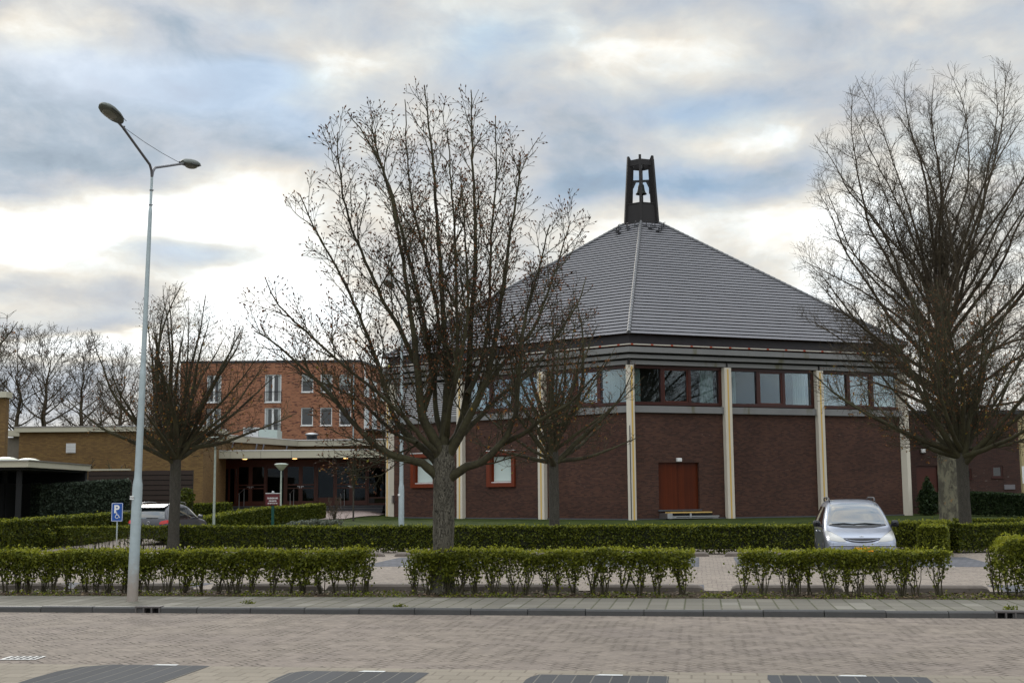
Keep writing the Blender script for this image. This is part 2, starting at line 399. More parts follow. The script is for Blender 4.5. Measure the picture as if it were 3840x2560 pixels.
for j in range(len(gn)-1):
    for i in range(len(gx)-1): a = j*len(gx)+i; F.append((a, a+1, a+len(gx)+1, a+len(gx)))
tag(link(arr_mesh('lawn', V, F), 'lawn', M['lawn']), kind='structure')

PINK = (.285, .235, .205)
M['road'] = paving('street clinker herringbone', (.212, .176, .143), (.05, .04, .032), .105, 45., .16, .24, .18, warm=(.200, .165, .138))
M['lot'] = paving('car park clinker', (.25, .21, .172), (.13, .10, .09), .105, 0., .12, .3, .15)
M['strip'] = tiles('light concrete blocks', (.225, .193, .150), (.16, .134, .102), .30, .30, .5, .018, .15, .2)
M['bay'] = tiles('dark bay blocks', (.062, .062, .064), (.15, .14, .12), .21, 50., 0., .013, .3, .2)
M['bay_far'] = tiles('dark bay blocks far', (.105, .105, .115), (.07, .07, .07), .21, .42, .5, .02, .3, .3)
M['walk'] = tiles('pavement slabs', (.155, .142, .116), (.06, .062, .03), .32, .62, 0., .022, .22, .3, odd=(.20, .185, .155))
N_STRIP = toEN(G(1920, 2510, -.10))[1]; N_WALK = toEN(G(1920, 2240, 0))[1]; N_LOT = toEN(G(1920, 2212, 0))[1]
sheet('road', M['road'], N_STRIP, CURB_N+.02, -120, 120, -.100)
sheet('parking_strip', M['strip'], -6, N_STRIP, -120, 120, -.100)
sheet('pavement', M['walk'], CURB_TOP+.13, N_WALK, -120, 120, .0)
sheet('planting_bed', M['soil'], N_WALK+.002, N_LOT-.12, -120, 120, -.006)
sheet('car_park', M['lot'], N_LOT, 47., -46, 46, .0)
print('N', CURB_N, N_STRIP, N_WALK, N_LOT)
# bays by the near kerb of the street (bottom of the picture)
def poly_en(name, mat_, pts, z):
    me = bpy.data.meshes.new(name); me.from_pydata([tuple(EN(e, n, z)) for e, n in pts], [], [tuple(range(len(pts)))]); return link(me, name, mat_)
def e_at(px, py, z): return toEN(G(px, py, z))
for lf, r0 in [(((60, 2562), (125, 2541), (215, 2516), (310, 2499), (425, 2489)), (785, 2497)), (((1000, 2562), (1040, 2540), (1085, 2522), (1150, 2512)), (1608, 2523)), (((1960, 2562), (1972, 2547), (1990, 2537), (2020, 2531)), (2510, 2531)), (((2893, 2562), (2878, 2545), (2880, 2533)), (3470, 2535))]:
    lp_ = [e_at(*q, -.1) for q in lf]; b = lp_[-1]; c = e_at(*r0, -.1); nt = (b[1]+c[1])/2
    tag(poly_en('parking_bay', M['bay'], [(lp_[0][0], 8.), (c[0], 8.), (c[0], nt-.03), (c[0]-.1, nt), (b[0], nt)]+[(q[0], min(nt-.01, q[1])) for q in lp_[-2::-1]], -.096), kind='structure')
    e0 = (b[0]+c[0])/2
    tag(poly_en('bay_marking', M['white_line'], [(e0-.10, nt-.05), (e0+.22, nt-.05), (e0+.22, nt+.04), (e0-.05, nt+.04)], -.091), kind='structure')
# bays in the car park: near row (parallel) and far row
nl = toEN(G(1920, 2188, 0))[1]; nf0 = toEN(G(2250, 2124, 0))[1]; nf1 = nf0+4.9
for x0, x1 in [(60, 330), (480, 760), (980, 1180), (1435, 1607), (1879, 2145), (2309, 2640), (2778, 3060), (3267, 3540), (3700, 3900)]:
    a = e_at(x0, 2195, 0)[0]; b = e_at(x1, 2195, 0)[0]
    tag(poly_en('parking_bay', M['bay_far'], [(a, N_LOT+.02), (b, N_LOT+.02), (b, nl-.15), (b-.25, nl), (a+.25, nl), (a, nl-.15)], .004), kind='structure')
for x0, x1 in [(200, 560), (760, 1200), (1416, 1850), (1990, 2622), (2760, 3160), (3280, 3700)]:
    a = e_at(x0, 2108, 0)[0]; b = e_at(x1, 2108, 0)[0]
    tag(poly_en('parking_bay', M['bay_far'], [(a, nf0), (b, nf0), (b, nf1), (a, nf1)], .004), kind='structure')
    tag(poly_en('bay_marking', M['white_line'], [(a+1.2, nf0-.06), (a+1.75, nf0-.06), (a+1.75, nf0+.12), (a+1.2, nf0+.12)], .008), kind='structure')
# street kerb of one metre blocks
mb = MB(); rk = random.Random(3); e = -40.
sx = [toEN(G(563, 2295, -.1))[0], toEN(G(3778, 2312, -.1))[0]]
while e < 40:
    if not any(abs(e+.5-s) < .52 for s in sx):
        j = rk.uniform(-.008, .008); h = rk.uniform(-.006, .006)
        prof = [(CURB_N, -.2), (CURB_N+.018, -.02+h), (CURB_N+.045, .004+h), (CURB_TOP+.128, .008+h), (CURB_TOP+.128, -.2)]
        vs = [tuple(EN(ee, n+j*(n < CURB_TOP+.1), z)) for ee in (e+.006, e+.994) for n, z in prof]
        mb.add(vs, [(0, 1, 2, 3, 4), (9, 8, 7, 6, 5)]+[(i, i+5, (i+1) % 5+5, (i+1) % 5) for i in range(5)])
    e += 1.
ko = tag(mb.build('kerb', M['kerb']), kind='structure')
for s in sx:                                          # kerb gullies with three openings
    e0 = round(s+.5-.5)+0.; ee = math.floor(s-.5)+.5
    k = min([x_ for x_ in np.arange(-40, 40, 1.) if abs(x_+.5-s) < .52], key=lambda q: abs(q+.5-s))
    for q in [x_ for x_ in np.arange(-40, 40, 1.) if abs(x_+.5-s) < .52]:
        b = MB()
        for a0, a1 in ((q+.006, s-.24), (s+.24, q+.994)):
            if a1-a0 > .02:
                prof = [(CURB_N, -.2), (CURB_N+.018, -.02), (CURB_N+.045, .004), (CURB_TOP+.128, .008), (CURB_TOP+.128, -.2)]
                vs = [tuple(EN(x_, n, z)) for x_ in (a0, a1) for n, z in prof]; b.add(vs, [(0, 1, 2, 3, 4), (9, 8, 7, 6, 5)]+[(i, i+5, (i+1) % 5+5, (i+1) % 5) for i in range(5)])
        if b.v: tag(b.build('kerb', M['kerb']), kind='structure')
    left = s < 0
    t = thing('kerb_gully', EN(s, CURB_N, -.1), 'kerb gully with three openings '+('at the foot of the tall street lamp' if left else 'at the right end of the street kerb'), 'drain', 'gullies in the street kerb')
    R = Matrix.Rotation(-AL, 3, 'Z')
    b = MB(); b.box((-.235, .0, .09), (.235, .2, .118)); b.box((-.235, .12, -.1), (.235, .2, .088))
    for q in (-.225, -.075, .075, .225): b.box((q-.014, .0, -.1), (q+.014, .119, .089))
    o = b.build('iron_housing', M['iron'], t, world=False); t.rotation_euler[2] = -AL
    b = MB(); b.box((-.235, .10, -.1), (.235, .118, .0885)); b.build('opening', M['black'], t, world=False)
# grate in the road, far left
ge = toEN(G(85, 2468, -.1)); t = thing('road_grate', EN(ge[0], ge[1], -.094), 'small square drain grate set in the clinker road', 'drain'); t.rotation_euler[2] = -AL+.1
b = MB(); b.box((-.24, -.17, 0), (.24, .17, .006)); b.build('frame', M['grate'], t, world=False)
b = MB()
for i in range(5):
    for s_ in (-1, 1): x0 = -.18+i*.085; b.box((x0, s_*.075-.055, .0065), (x0+.045, s_*.075+.055, .009))
b.build('slot', M['black'], t, world=False)
# rolled kerb blocks of the car park
def roll(e0, e1, n0, w, h, label, grp):
    t = MB(); prof = [(0, -.05), (0, h*.6), (w*.15, h*.9), (w*.35, h), (w*.7, h), (w*.9, h*.85), (w, h*.5), (w, -.05)]; k = len(prof); vs = []
    st = [(e0, .3), (e0+.04, .75), (e0+.12, 1.), (e1-.12, 1.), (e1-.04, .75), (e1, .3)]
    for ee, s_ in st: vs += [tuple(EN(ee, n0+q*(.7+.3*s_)+w*.15*(1-s_), z*s_ if z > 0 else z)) for q, z in prof]
    fs = [tuple(range(k-1, -1, -1)), tuple(range(len(vs)-k, len(vs)))]+[(i*k+j, i*k+(j+1) % k, (i+1)*k+(j+1) % k, (i+1)*k+j) for i in range(len(st)-1) for j in range(k)]
    t.add(vs, fs, False); o = t.build('wheel_stop', M['kerb_light']); tag(o, label, 'kerb stone', grp)
near = [(-60, 215), (250, 700), (780, 1200), (1220, 1600), (1640, 2170), (2215, 2640), (2740, 3155), (3200, 3690)]
nm = ['leftmost', 'second from the left', 'third from the left', 'left of the big tree', 'right of the big tree', 'right of the middle of the photo', 'left of the silver car', 'rightmost']
for (x0, x1), w_ in zip(near, nm):
    roll(e_at(x0, 2212, 0)[0], e_at(x1, 2212, 0)[0], N_LOT-.13, .22, .13, 'brown kerb roll behind the front hedge, '+w_, 'kerb rolls behind the front hedge')
NF = toEN(G(2250, 2086, 0))[1]
far = [(780, 1180), (1225, 1440), (1480, 1690), (1770, 2130), (2180, 2560), (2570, 2660), (2718, 3040), (3400, 3560)]
fm = ['left of the gap before the big tree', 'short one just left of the big tree', 'behind the big tree trunk', 'between the two maple trunks', 'right of the middle maple', 'shortest, left of the silver car', 'beside the silver car', 'right of the silver car']
for (x0, x1), w_ in zip(far, fm):
    roll(e_at(x0, 2086, 0)[0], e_at(x1, 2086, 0)[0], NF, .25, .14, 'kerb roll below the second hedge, '+w_, 'kerb rolls before the second hedge')
# path up to the entrance
pp = [G(1180, 1965, 0)[:2]]
def drape(name, m, poly, dz, step=1.0):
    bm = bmesh.new(); bm.faces.new([bm.verts.new((*q, 0)) for q in poly]); bmesh.ops.triangulate(bm, faces=bm.faces)
    for _ in range(5): bmesh.ops.subdivide_edges(bm, edges=[e for e in bm.edges if e.calc_length() > step], cuts=1); bmesh.ops.triangulate(bm, faces=[f for f in bm.faces if len(f.verts) > 3])
    for v in bm.verts: v.co.z = zt(v.co.x, v.co.y)+dz
    me = bpy.data.meshes.new(name); bm.to_mesh(me); bm.free(); return tag(link(me, name, m), kind='structure')
M['path'] = paving('entrance path clinker', (.34, .27, .24), (.16, .12, .10), .105, 45., .1, .2, .2)
drape('car_park_access', M['lot'], [(-17.3, 46.), (-12.2, 46.), (-12.2, 52.), (-14.4, 54.5), (-15.6, 62.), (-19.2, 62.)], .035)
drape('path', M['path'], [(-10.9, 71.5), (-9.6, 72.), (-8.3, 78.2), (-8.3, 83.), (-21., 83.), (-21., 76.), (-11.6, 76.), (-11.4, 72.)], .03)
# ------------------------------------------------------------------ church
CX, CY, TH, RL, CZ = 9.082, 85.663, -.1505, 18.3, .555
def hexp(o=0., R=None):
    r = (RL if R is None else R)+o/cos(pi/6); return [(CX+r*sin(TH+k*pi/3), CY-r*cos(TH+k*pi/3)) for k in range(6)]
H0 = hexp(); BAY = RL/3
ch = thing('church', (CX, CY, CZ), 'hexagonal dark brick church with cream columns and a grey tiled tent roof', 'church')
Z = lambda z: z+CZ
WO = -.30                                              # wall face behind the column faces
faces = [(H0[k], H0[(k+1) % 6]) for k in range(6)]     # 0: right of the front corner, 5: left of it
openings = {(0, 0): (1.78, 4.28, .50, 3.02), (5, 1): None}
def bay_open(k, b):
    if (k, b) == (0, 0): return (1.78, 4.28, .48, 3.02)
    if (k, b) == (5, 1): return (1.93, 4.03, 1.80, 3.88)
    if (k, b) == (5, 0): return (1.93, 4.03, 1.80, 3.88)
    return None
for k, (A, B) in enumerate(faces):
    w = MB(); sill = MB()
    for b in range(3):
        s0, s1 = b*BAY, (b+1)*BAY; op = bay_open(k, b)
        if b == 0: s0 += .18
        if b == 2: s1 -= .18
        if op:
            a0, a1, z0, z1 = b*BAY+op[0], b*BAY+op[1], op[2], op[3]
            w.fbox(A, B, s0, a0, WO-.35, WO, Z(-.6), Z(5.72)); w.fbox(A, B, a1, s1, WO-.35, WO, Z(-.6), Z(5.72))
            w.fbox(A, B, a0, a1, WO-.35, WO, Z(-.6), Z(z0)); w.fbox(A, B, a0, a1, WO-.35, WO, Z(z1), Z(5.72))
        else: w.fbox(A, B, s0, s1, WO-.35, WO, Z(-.6), Z(5.72))
        sill.fbox(A, B, b*BAY+.23, (b+1)*BAY-.23, WO-.35, WO+.16, Z(5.72), Z(6.08))
    w.build('wall', M['brick_church'], ch); sill.build('sill_band', M['concrete'], ch)
    p = MB(); p.fbox(A, B, .2, RL-.2, WO-.02, WO+.05, Z(-.6), Z(.02)); p.build('plinth', M['stone'], ch)
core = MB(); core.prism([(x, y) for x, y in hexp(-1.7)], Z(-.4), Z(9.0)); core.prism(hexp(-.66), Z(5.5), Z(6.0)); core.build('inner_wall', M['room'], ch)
# columns with yellow stripe
def column(k, b):
    A, B = faces[k]; s = b*BAY
    c = MB(); 
    if b == 0:                                         # corner column, kite plan
        P = np.array(A); c0 = np.array([CX, CY]); d = (P-c0)/np.linalg.norm(P-c0); n = np.array([-d[1], d[0]])
        d1 = np.array(faces[k][1])-P; d1 /= np.linalg.norm(d1); d0 = np.array(faces[k-1][0])-P; d0 /= np.linalg.norm(d0)
        pl = [P+d1*.25, P, P+d0*.25]; pl += [pl[2]-d*.6, pl[0]-d*.6]; pl = [tuple(q) for q in pl[::-1]]
        co = MB(); co.prism(pl, Z(-.3), Z(8.28)); o = co.build('column', M['column'], ch)
        st = MB(); st.fbox(A, B, .07, .17, -.05, .006, Z(-.05), Z(8.2)); st.build('stripe', M['stripe'], o)
        cp = MB(); cp.fbox(A, B, -.03, .03, -.2, .02, Z(8.28), Z(8.62)); cp.build('joint', M['dark_gap'], o)
        if k == 0:
            dp = MB(); dp.tube([(*(P+d0*.06+d*.03), Z(z)) for z in (0., 2.6, 5.)], .022, 6); dp.build('conduit', M['dark_metal'], o)
    else:
        co = MB(); co.fbox(A, B, s-.22, s+.22, -.5, 0., Z(-.3), Z(8.28)); o = co.build('column', M['column'], ch)
        st = MB(); st.fbox(A, B, s-.05, s+.05, -.05, .006, Z(-.05), Z(8.2)); st.build('stripe', M['stripe'], o)
        cp = MB(); cp.fbox(A, B, s-.04, s+.04, -.2, -.05, Z(8.30), Z(8.60)); cp.build('joint', M['dark_gap'], o)
for k in range(6):
    for b in range(3): column(k, b)
# upper windows
def frame(mb, A, B, s0, s1, z0, z1, w, o0, o1):
    mb.fbox(A, B, s0, s1, o0, o1, z0, z0+w); mb.fbox(A, B, s0, s1, o0, o1, z1-w, z1)
    mb.fbox(A, B, s0, s0+w, o0, o1, z0+w, z1-w); mb.fbox(A, B, s1-w, s1, o0, o1, z0+w, z1-w)
def curtain(A, B, s0, s1, o, z0, z1, parent):
    A = np.array(A); B = np.array(B); d = (B-A)/np.linalg.norm(B-A); n = np.array([d[1], -d[0]]); m = max(8, int((s1-s0)*26)); V = []; F = []
    r = random.Random(int(s0*100)+7)
    for i in range(m+1):
        s = s0+(s1-s0)*i/m; oo = o+.05*sin(s*38.)+.02*sin(s*71+1); p = A+d*s+n*oo; V += [(*p, z0+r.uniform(0, .01)), (*p, z1)]
    for i in range(m): F.append((2*i, 2*i+2, 2*i+3, 2*i+1))
    mb = MB(); mb.add(V, F, True); return mb.build('curtain', M['curtain'], parent)
curt = {(0, 0): [(.45, 1.0), (4.75, 5.6)], (0, 1): [(.45, .95), (4.7, 5.6)], (0, 2): [(.45, 1.0), (4.4, 5.6)],
        (5, 2): [(.45, 2.2), (2.9, 5.6)], (5, 1): [(.45, 1.6), (3.6, 5.6)]}
for k, (A, B) in enumerate(faces):
    for b in range(3):
        s0 = b*BAY; z0, z1 = Z(6.08), Z(8.30)
        if k in (0, 5) and (k, b) != (5, 0):
            f = MB(); frame(f, A, B, s0+.23, s0+BAY-.23, z0+.06, z1, .17, -.55, -.32)
            m1, m2 = s0+2.15, s0+3.85; f.fbox(A, B, m1-.09, m1+.09, -.54, -.33, z0+.23, z1-.17); f.fbox(A, B, m2-.09, m2+.09, -.54, -.33, z0+.23, z1-.17)
            fo = f.build('window', M['mahogany'], ch)
            sa = MB(); frame(sa, A, B, m1+.09, m2-.09, z0+.23, z1-.17, .07, -.50, -.36); sa.build('sash', M['mahogany_red'], fo)
            for q0, q1 in ((s0+.40, m1-.09), (m1+.16, m2-.16), (m2+.09, s0+BAY-.40)):
                g = MB(); g.fbox(A, B, q0, q1, -.45, -.435, z0+.23, z1-.17); g.build('pane', M['glass'], fo)
            for c0, c1 in curt.get((k, b), []): curtain(A, B, s0+c0, s0+c1, -.75, z0+.1, z1, fo)
        elif (k, b) == (5, 0):
            f = MB(); f.fbox(A, B, s0+.23, s0+BAY-.23, -.6, -.5, z0, z1); fo = f.build('louvre_panel', M['dark_gap'], ch)
            for i in range(17):
                z = z0+.02+i*.125; sl = MB(); sl.fbox(A, B, s0+.25, s0+BAY-.25, -.49, -.38, z, z+.07); 
                sl.build('slat', M['louvre'], fo)
        else:
            f = MB(); f.fbox(A, B, s0+.23, s0+BAY-.23, -.55, -.4, z0, z1); f.build('panel', M['mahogany'], ch)
# red framed lower windows
for b in (0, 1):
    A, B = faces[5]; s0 = b*BAY+1.93; s1 = s0+2.10; z0, z1 = Z(1.80), Z(3.88)
    f = MB(); w = .24
    for (a0, a1, c0, c1) in ((s0, s1, z0, z0+w), (s0, s1, z1-w, z1), (s0, s0+w, z0+w, z1-w), (s1-w, s1, z0+w, z1-w)): f.fbox(A, B, a0, a1, WO-.3, WO+.12, c0, c1)
    fo = f.build('window', M['orange_frame'], ch, 'window with a broad orange red box frame')
    f = MB(); frame(f, A, B, s0+w, s1-w, z0+w, z1-w, .08, WO-.28, WO-.18); f.build('inner_frame', M['orange_frame'], fo)
    f = MB(); f.fbox(A, B, s0+w+.08, s1-w-.08, WO-.26, WO-.22, z0+w+.08, z1-w-.08); f.build('blind', M['blind'], fo)
    f = MB(); f.fbox(A, B, s0+.0, s1, WO-.1, WO+.14, z1+.002, z1+.04); f.fbox(A, B, s0+w+.0, s1-w, WO-.17, WO-.05, z0+w+.001, z0+w+.05); f.build('flashing', M['white'], fo)
# double door
A, B = faces[0]
f = MB(); f.fbox(A, B, 1.78, 3.02, WO-.30, WO-.14, Z(.48), Z(3.02)); d1 = f.build('door_leaf', M['door_wood'], ch)
f = MB(); f.fbox(A, B, 3.035, 4.28, WO-.30, WO-.15, Z(.48), Z(3.02)); d1 = f.build('door_leaf', M['door_wood'], ch)
f = MB(); f.fbox(A, B, 2.86, 3.14, WO, WO+.2, Z(3.06), Z(3.26)); f.build('door_lamp', M['white'], ch, bev=.03)
f = MB(); f.fbox(A, B, 1.7, 4.36, WO+.001, WO+.10, Z(.40), Z(.475)); f.build('door_sill', M['stone'], ch)
A5, B5 = faces[5]
f = MB(); f.fbox(A5, B5, .30, .48, WO, WO+.14, Z(.9), Z(1.35)); f.build('meter_box', M['steel'], ch)
# stepped cornice
for o_, z0, z1 in ((-.10, 8.32, 8.54), (.06, 8.64, 8.84), (.22, 8.95, 9.24)):
    f = MB(); f.prism(hexp(o_), Z(z0), Z(z1)); f.build('cornice_band', M['concrete'], ch)
f = MB(); f.prism(hexp(-.34), Z(8.29), Z(9.34)); f.build('cornice_core', M['dark_gap'], ch)
f = MB(); f.prism(hexp(.26), Z(9.335), Z(9.395)); f.build('gutter', M['gutter'], ch)
f = MB(); f.prism(hexp(-.12), Z(9.40), Z(9.93)); f.build('black_fascia', M['black_fascia'], ch)
# tent roof
EA = hexp(.10); ZE = Z(9.93); RT = 1.45; TP = hexp(0, RT); ZT = W(2412, 836, CY-RT)[2]
print('roof top z', ZT-CZ)
und = MB(); und.add([(*p, ZE) for p in EA]+[(*p, ZT) for p in TP], [(i, (i+1) % 6, 6+(i+1) % 6, 6+i) for i in range(6)]+[(5, 4, 3, 2, 1, 0), tuple(range(6, 12))])
rf = und.build('roof', M['underlay'], ch, 'grey tiled tent roof in six slopes')
NR = 41
for k in range(6):
    a, b = np.array([*EA[k], ZE]), np.array([*EA[(k+1) % 6], ZE]); c, d = np.array([*TP[(k+1) % 6], ZT]), np.array([*TP[k], ZT])
    nn = np.cross(b-a, d-a); nn /= np.linalg.norm(nn); t = MB()
    for i in range(NR):
        t0, t1 = i/NR-.002, (i+1)/NR+.004; up0, up1 = .092, .018
        q = [a+(d-a)*t0, b+(c-b)*t0, b+(c-b)*t1, a+(d-a)*t1]
        top = [q[0]+nn*up0, q[1]+nn*up0, q[2]+nn*up1, q[3]+nn*up1]; bot = [q[0]+nn*(up0-.011), q[1]+nn*(up0-.011), q[2]+nn*(up1-.015), q[3]+nn*(up1-.015)]
        t.hexa(bot+top)
    t.build('tile_slope', M['roof_tile'], rf)
for k in range(6):
    a, d = np.array([*EA[k], ZE+.1]), np.array([*TP[k], ZT+.1]); t = MB(); L_ = np.linalg.norm(d-a); m = int(L_/.42)
    for i in range(m):
        p0 = a+(d-a)*i/m; p1 = a+(d-a)*(i+1.12)/m; t.tube([p0, p1], [.12, .095], 6, True, False)
    t.build('hip_tiles', M['hip_tile'], rf)
hk = MB()
for k in (5, 0):
    a, b = np.array([*EA[k], ZE]), np.array([*EA[(k+1) % 6], ZE]); c, d = np.array([*TP[(k+1) % 6], ZT]), np.array([*TP[k], ZT])
    for u_, t_ in ((.2, .955), (.5, .955), (.8, .955), (.3, .925), (.62, .93), (.45, .90)):
        p = (a+(d-a)*t_)*(1-u_)+(b+(c-b)*t_)*u_; hk.tube([p, p+np.array([0, 0, .42]), p+np.array([.1, -.1, .42])], .03, 5)
        hk.box(p+np.array([-.2, -.12, .12]), p+np.array([.2, .0, .17]))
hk.build('roof_hooks', M['dark_metal'], rf)
# belfry
BZ = ZT; bt = W(2412, 568, CY-1.0)[2]
rb, rt_ = 1.36, 1.02; HB = bt-ZT-.2; print('belfry height', HB)
def rr(z): return rb+(rt_-rb)*z/HB
lp = MB()
for k in range(6):
    a = TH+k*pi/3; a2 = a+pi/3; r0_, r1_ = rr(-.4), rr(HB*.30)
    q = lambda an, r, z: (CX+r*sin(an), CY-r*cos(an), ZT+z)
    lp.hexa([q(a, r0_-.12, -.4), q(a2, r0_-.12, -.4), q(a2, r0_-.2, -.4), q(a, r0_-.2, -.4), q(a, r1_-.12, HB*.3), q(a2, r1_-.12, HB*.3), q(a2, r1_-.2, HB*.3), q(a, r1_-.2, HB*.3)])
bf = lp.build('belfry', M['belfry'], ch, 'dark open belfry with a hanging bell')
for k in range(6):
    a = TH+k*pi/3; rad = np.array([sin(a), -cos(a)]); tan = np.array([cos(a), sin(a)])
    t = MB()
    for z0, z1, in0, in1 in ((-.45, HB-.55, .50, .42), (HB-.55, HB, .42, .10)):
        vs = []
        for z, dd in ((z0, in0), (z1, in1)):
            for s1, s2 in ((-.085, 0), (.085, 0), (.085, 1), (-.085, 1)):
                p = np.array([CX, CY])+rad*(rr(z)-dd*s2)+tan*s1; vs.append((*p, ZT+z))
        t.hexa(vs)
    if True: t.build('post', M['belfry'], bf)
    a2 = a+pi/3; 
    def pt(an, z, ins): r = rr(z)-ins; return (CX+r*sin(an), CY-r*cos(an), ZT+z)
    t = MB(); z0, z1 = HB*.86, HB*.945; t.hexa([pt(a, z0, .12), pt(a2, z0, .12), pt(a2, z0, .2), pt(a, z0, .2), pt(a, z1, .12), pt(a2, z1, .12), pt(a2, z1, .2), pt(a, z1, .2)]); t.build('ring_beam', M['belfry'], bf)
    if k in (5, 0):
        t = MB(); z0, z1 = HB*.30, HB*.30+.07; t.hexa([pt(a, z0, .08), pt(a2, z0, .08), pt(a2, z0, .24), pt(a, z0, .24), pt(a, z1, .08), pt(a2, z1, .08), pt(a2, z1, .24), pt(a, z1, .24)]); t.build('rail', M['belfry'], bf)
    if k == 0:
        t = MB(); z0 = -.12; t.prism([pt(TH+q*pi/3, 0, -.12)[:2] for q in range(6)], ZT-.35, ZT-.02); t.build('flashing', M['dark_metal'], bf)
cc = (CX, CY)
t = MB(); zb = ZT+HB*.475; hb = .70
t.lathe([(0.0, hb), (.12, hb), (.18, hb*.97), (.215, hb*.85), (.235, hb*.6), (.26, hb*.38), (.31, hb*.18), (.385, hb*.03), (.39, 0), (.36, .0), (.30, hb*.1), (.0, hb*.5)], (*cc, zb), 24)
t.build('bell', M['bronze'], bf)
t = MB(); yz = zb+hb+.06
ax = np.array([cos(TH), sin(TH)])
def yb(s0, s1, z0, z1, w=.07): t.hexa([(*(np.array(cc)+ax*s+np.array([-ax[1], ax[0]])*q), z) for z in (z0, z1) for s, q in ((s0, -w), (s1, -w), (s1, w), (s0, w))])
yb(-.62, .62, yz+.10, yz+.24); yb(-.08, .08, yz-.08, yz+.1)
for sg in (-1, 1):
    t.hexa([(*(np.array(cc)+ax*s*sg+np.array([-ax[1], ax[0]])*q), z) for z, pr in ((yz-.32, ((.53, -.05), (.61, -.05), (.61, .05), (.53, .05))), (yz+.10, ((.34, -.05), (.60, -.05), (.60, .05), (.34, .05)))) for s, q in pr])
    t.tube([(*(np.array(cc)+ax*.55*sg), yz-.26), (*(np.array(cc)+ax*.80*sg), yz-.26)], .035, 6)
t.build('yoke', M['dark_metal'], bf)
t = MB(); t.tube([(*(np.array(cc)+ax*.58), yz+.4), (*(np.array(cc)+ax*.58), yz-.75)], [.03, .05], 6); t.build('bell_rope_lever', M['dark_metal'], bf)
# platform under the double door
t = thing('loading_platform', (*(np.array(faces[0][0])*.83+np.array(faces[0][1])*.17), CZ), 'folded platform with yellow board and grey edge below the double brown doors', 'platform')
A, B = faces[0]
b = MB(); b.fbox(A, B, 1.95, 4.55, .05, .55, Z(.30), Z(.36)); b.build('yellow_board', flat('yellow board', (.58, .38, .12), .6, .1), t)
b = MB(); b.fbox(A, B, 1.6, 1.9, .0, .95, Z(.02), Z(.30)); b.hexa([tuple(v) for v in []] or [(*(np.array(A)+(np.array(B)-np.array(A))/RL*s+np.array([(B[1]-A[1]), -(B[0]-A[0])])/RL*o), Z(z)) for s, o, z in ((1.65, .5, .05), (2.1, .9, .05), (2.1, 1., .05), (1.65, .6, .05), (1.65, .5, .32), (2.1, .9, .12), (2.1, 1., .12), (1.65, .6, .32))])
b.build('side_bracket', M['steel'], t)
b = MB(); b.fbox(A, B, 1.9, 4.9, .58, .70, Z(.10), Z(.15)); b.fbox(A, B, 1.9, 4.9, .55, .60, Z(.02), Z(.06)); b.fbox(A, B, 3.15, 3.25, .1, .6, Z(.05), Z(.29)); b.build('edge_rail', M['steel'], t)
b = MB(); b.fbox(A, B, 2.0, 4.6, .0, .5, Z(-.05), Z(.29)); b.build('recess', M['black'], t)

# ------------------------------------------------------------------ entrance building
def X_(px, Y): return float(W(px, 1800, Y)[0])
def Z_(px, py, Y): return float(W(px, py, Y)[2])
YF, YW = 79.0, 84.0
en = thing('entrance_building', (-14, 88, 1.3), 'low entrance hall with cream canopy and glazed red brown doors', 'building')
xl, xr = X_(745, YF), X_(1439, YF); zc0, zc1 = Z_(1100, 1716, YF), Z_(1100, 1688.5, YF)
b = MB(); 
nseg = 6
for i in range(nseg): b.box((xl+(xr-xl)*i/nseg+(.01 if i else 0), YF, zc0), (xl+(xr-xl)*(i+1)/nseg-.01, YF+.12, zc1))
b.box((xl-.0, YF+.122, zc0), (xl+.12, YW+3, zc1)); cf = b.build('canopy_fascia', M['cream'], en)
b = MB(); b.box((xl-.03, YF-.03, zc1), (xr, YF+.3, zc1+.05)); b.build('canopy_edge', M['white'], cf)
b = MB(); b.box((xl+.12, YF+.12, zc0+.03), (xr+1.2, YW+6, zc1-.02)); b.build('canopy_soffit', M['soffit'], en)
for px in (917, 1104, 1296):
    x = X_(px, 81.2); b = MB(); b.lathe([(0, 0), (.13, 0), (.16, .03), (0, .03)], (x, 81.2, zc0-.012), 14); b.build('downlight', M['downlight'], en)
zf = Z_(1200, 1894, YW)                                # floor
print('entrance floor', zf, 'canopy', zc0, zc1, xl, xr)
X0, X1 = X_(862, YW), X_(1452, YW)
b = MB(); b.box((X0-4, YW+.2, zf-.3), (X1+2, YW+9, zf-.003)); b.build('floor', M['stone'], en)
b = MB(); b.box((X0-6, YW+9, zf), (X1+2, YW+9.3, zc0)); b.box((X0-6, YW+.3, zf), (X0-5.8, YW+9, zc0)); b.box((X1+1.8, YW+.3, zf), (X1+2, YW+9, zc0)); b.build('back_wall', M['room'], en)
b = MB(); b.box((X_(1405, YW+3), YW+3, zf), (X1+1.7, YW+3.2, zc0-.1)); b.box((X_(1352, YW+5), YW+5, zf), (X_(1368, YW+5), YW+5.3, zc0-.3)); b.box((X_(1264, YW+6), YW+6, zf), (X_(1272, YW+6), YW+6.2, zc0-.3)); b.box((X_(1295, YW+6), YW+6, zf), (X_(1302, YW+6), YW+6.2, zc0-.3)); b.build('inner_wall_panel', M['room_tan'], en)
b = MB(); b.box((X_(1281, YW+2), YW+2, Z_(1290, 1753, YW+2)), (X_(1296, YW+2), YW+2.05, Z_(1290, 1748, YW+2))); b.build('exit_sign', M['exit'], en)
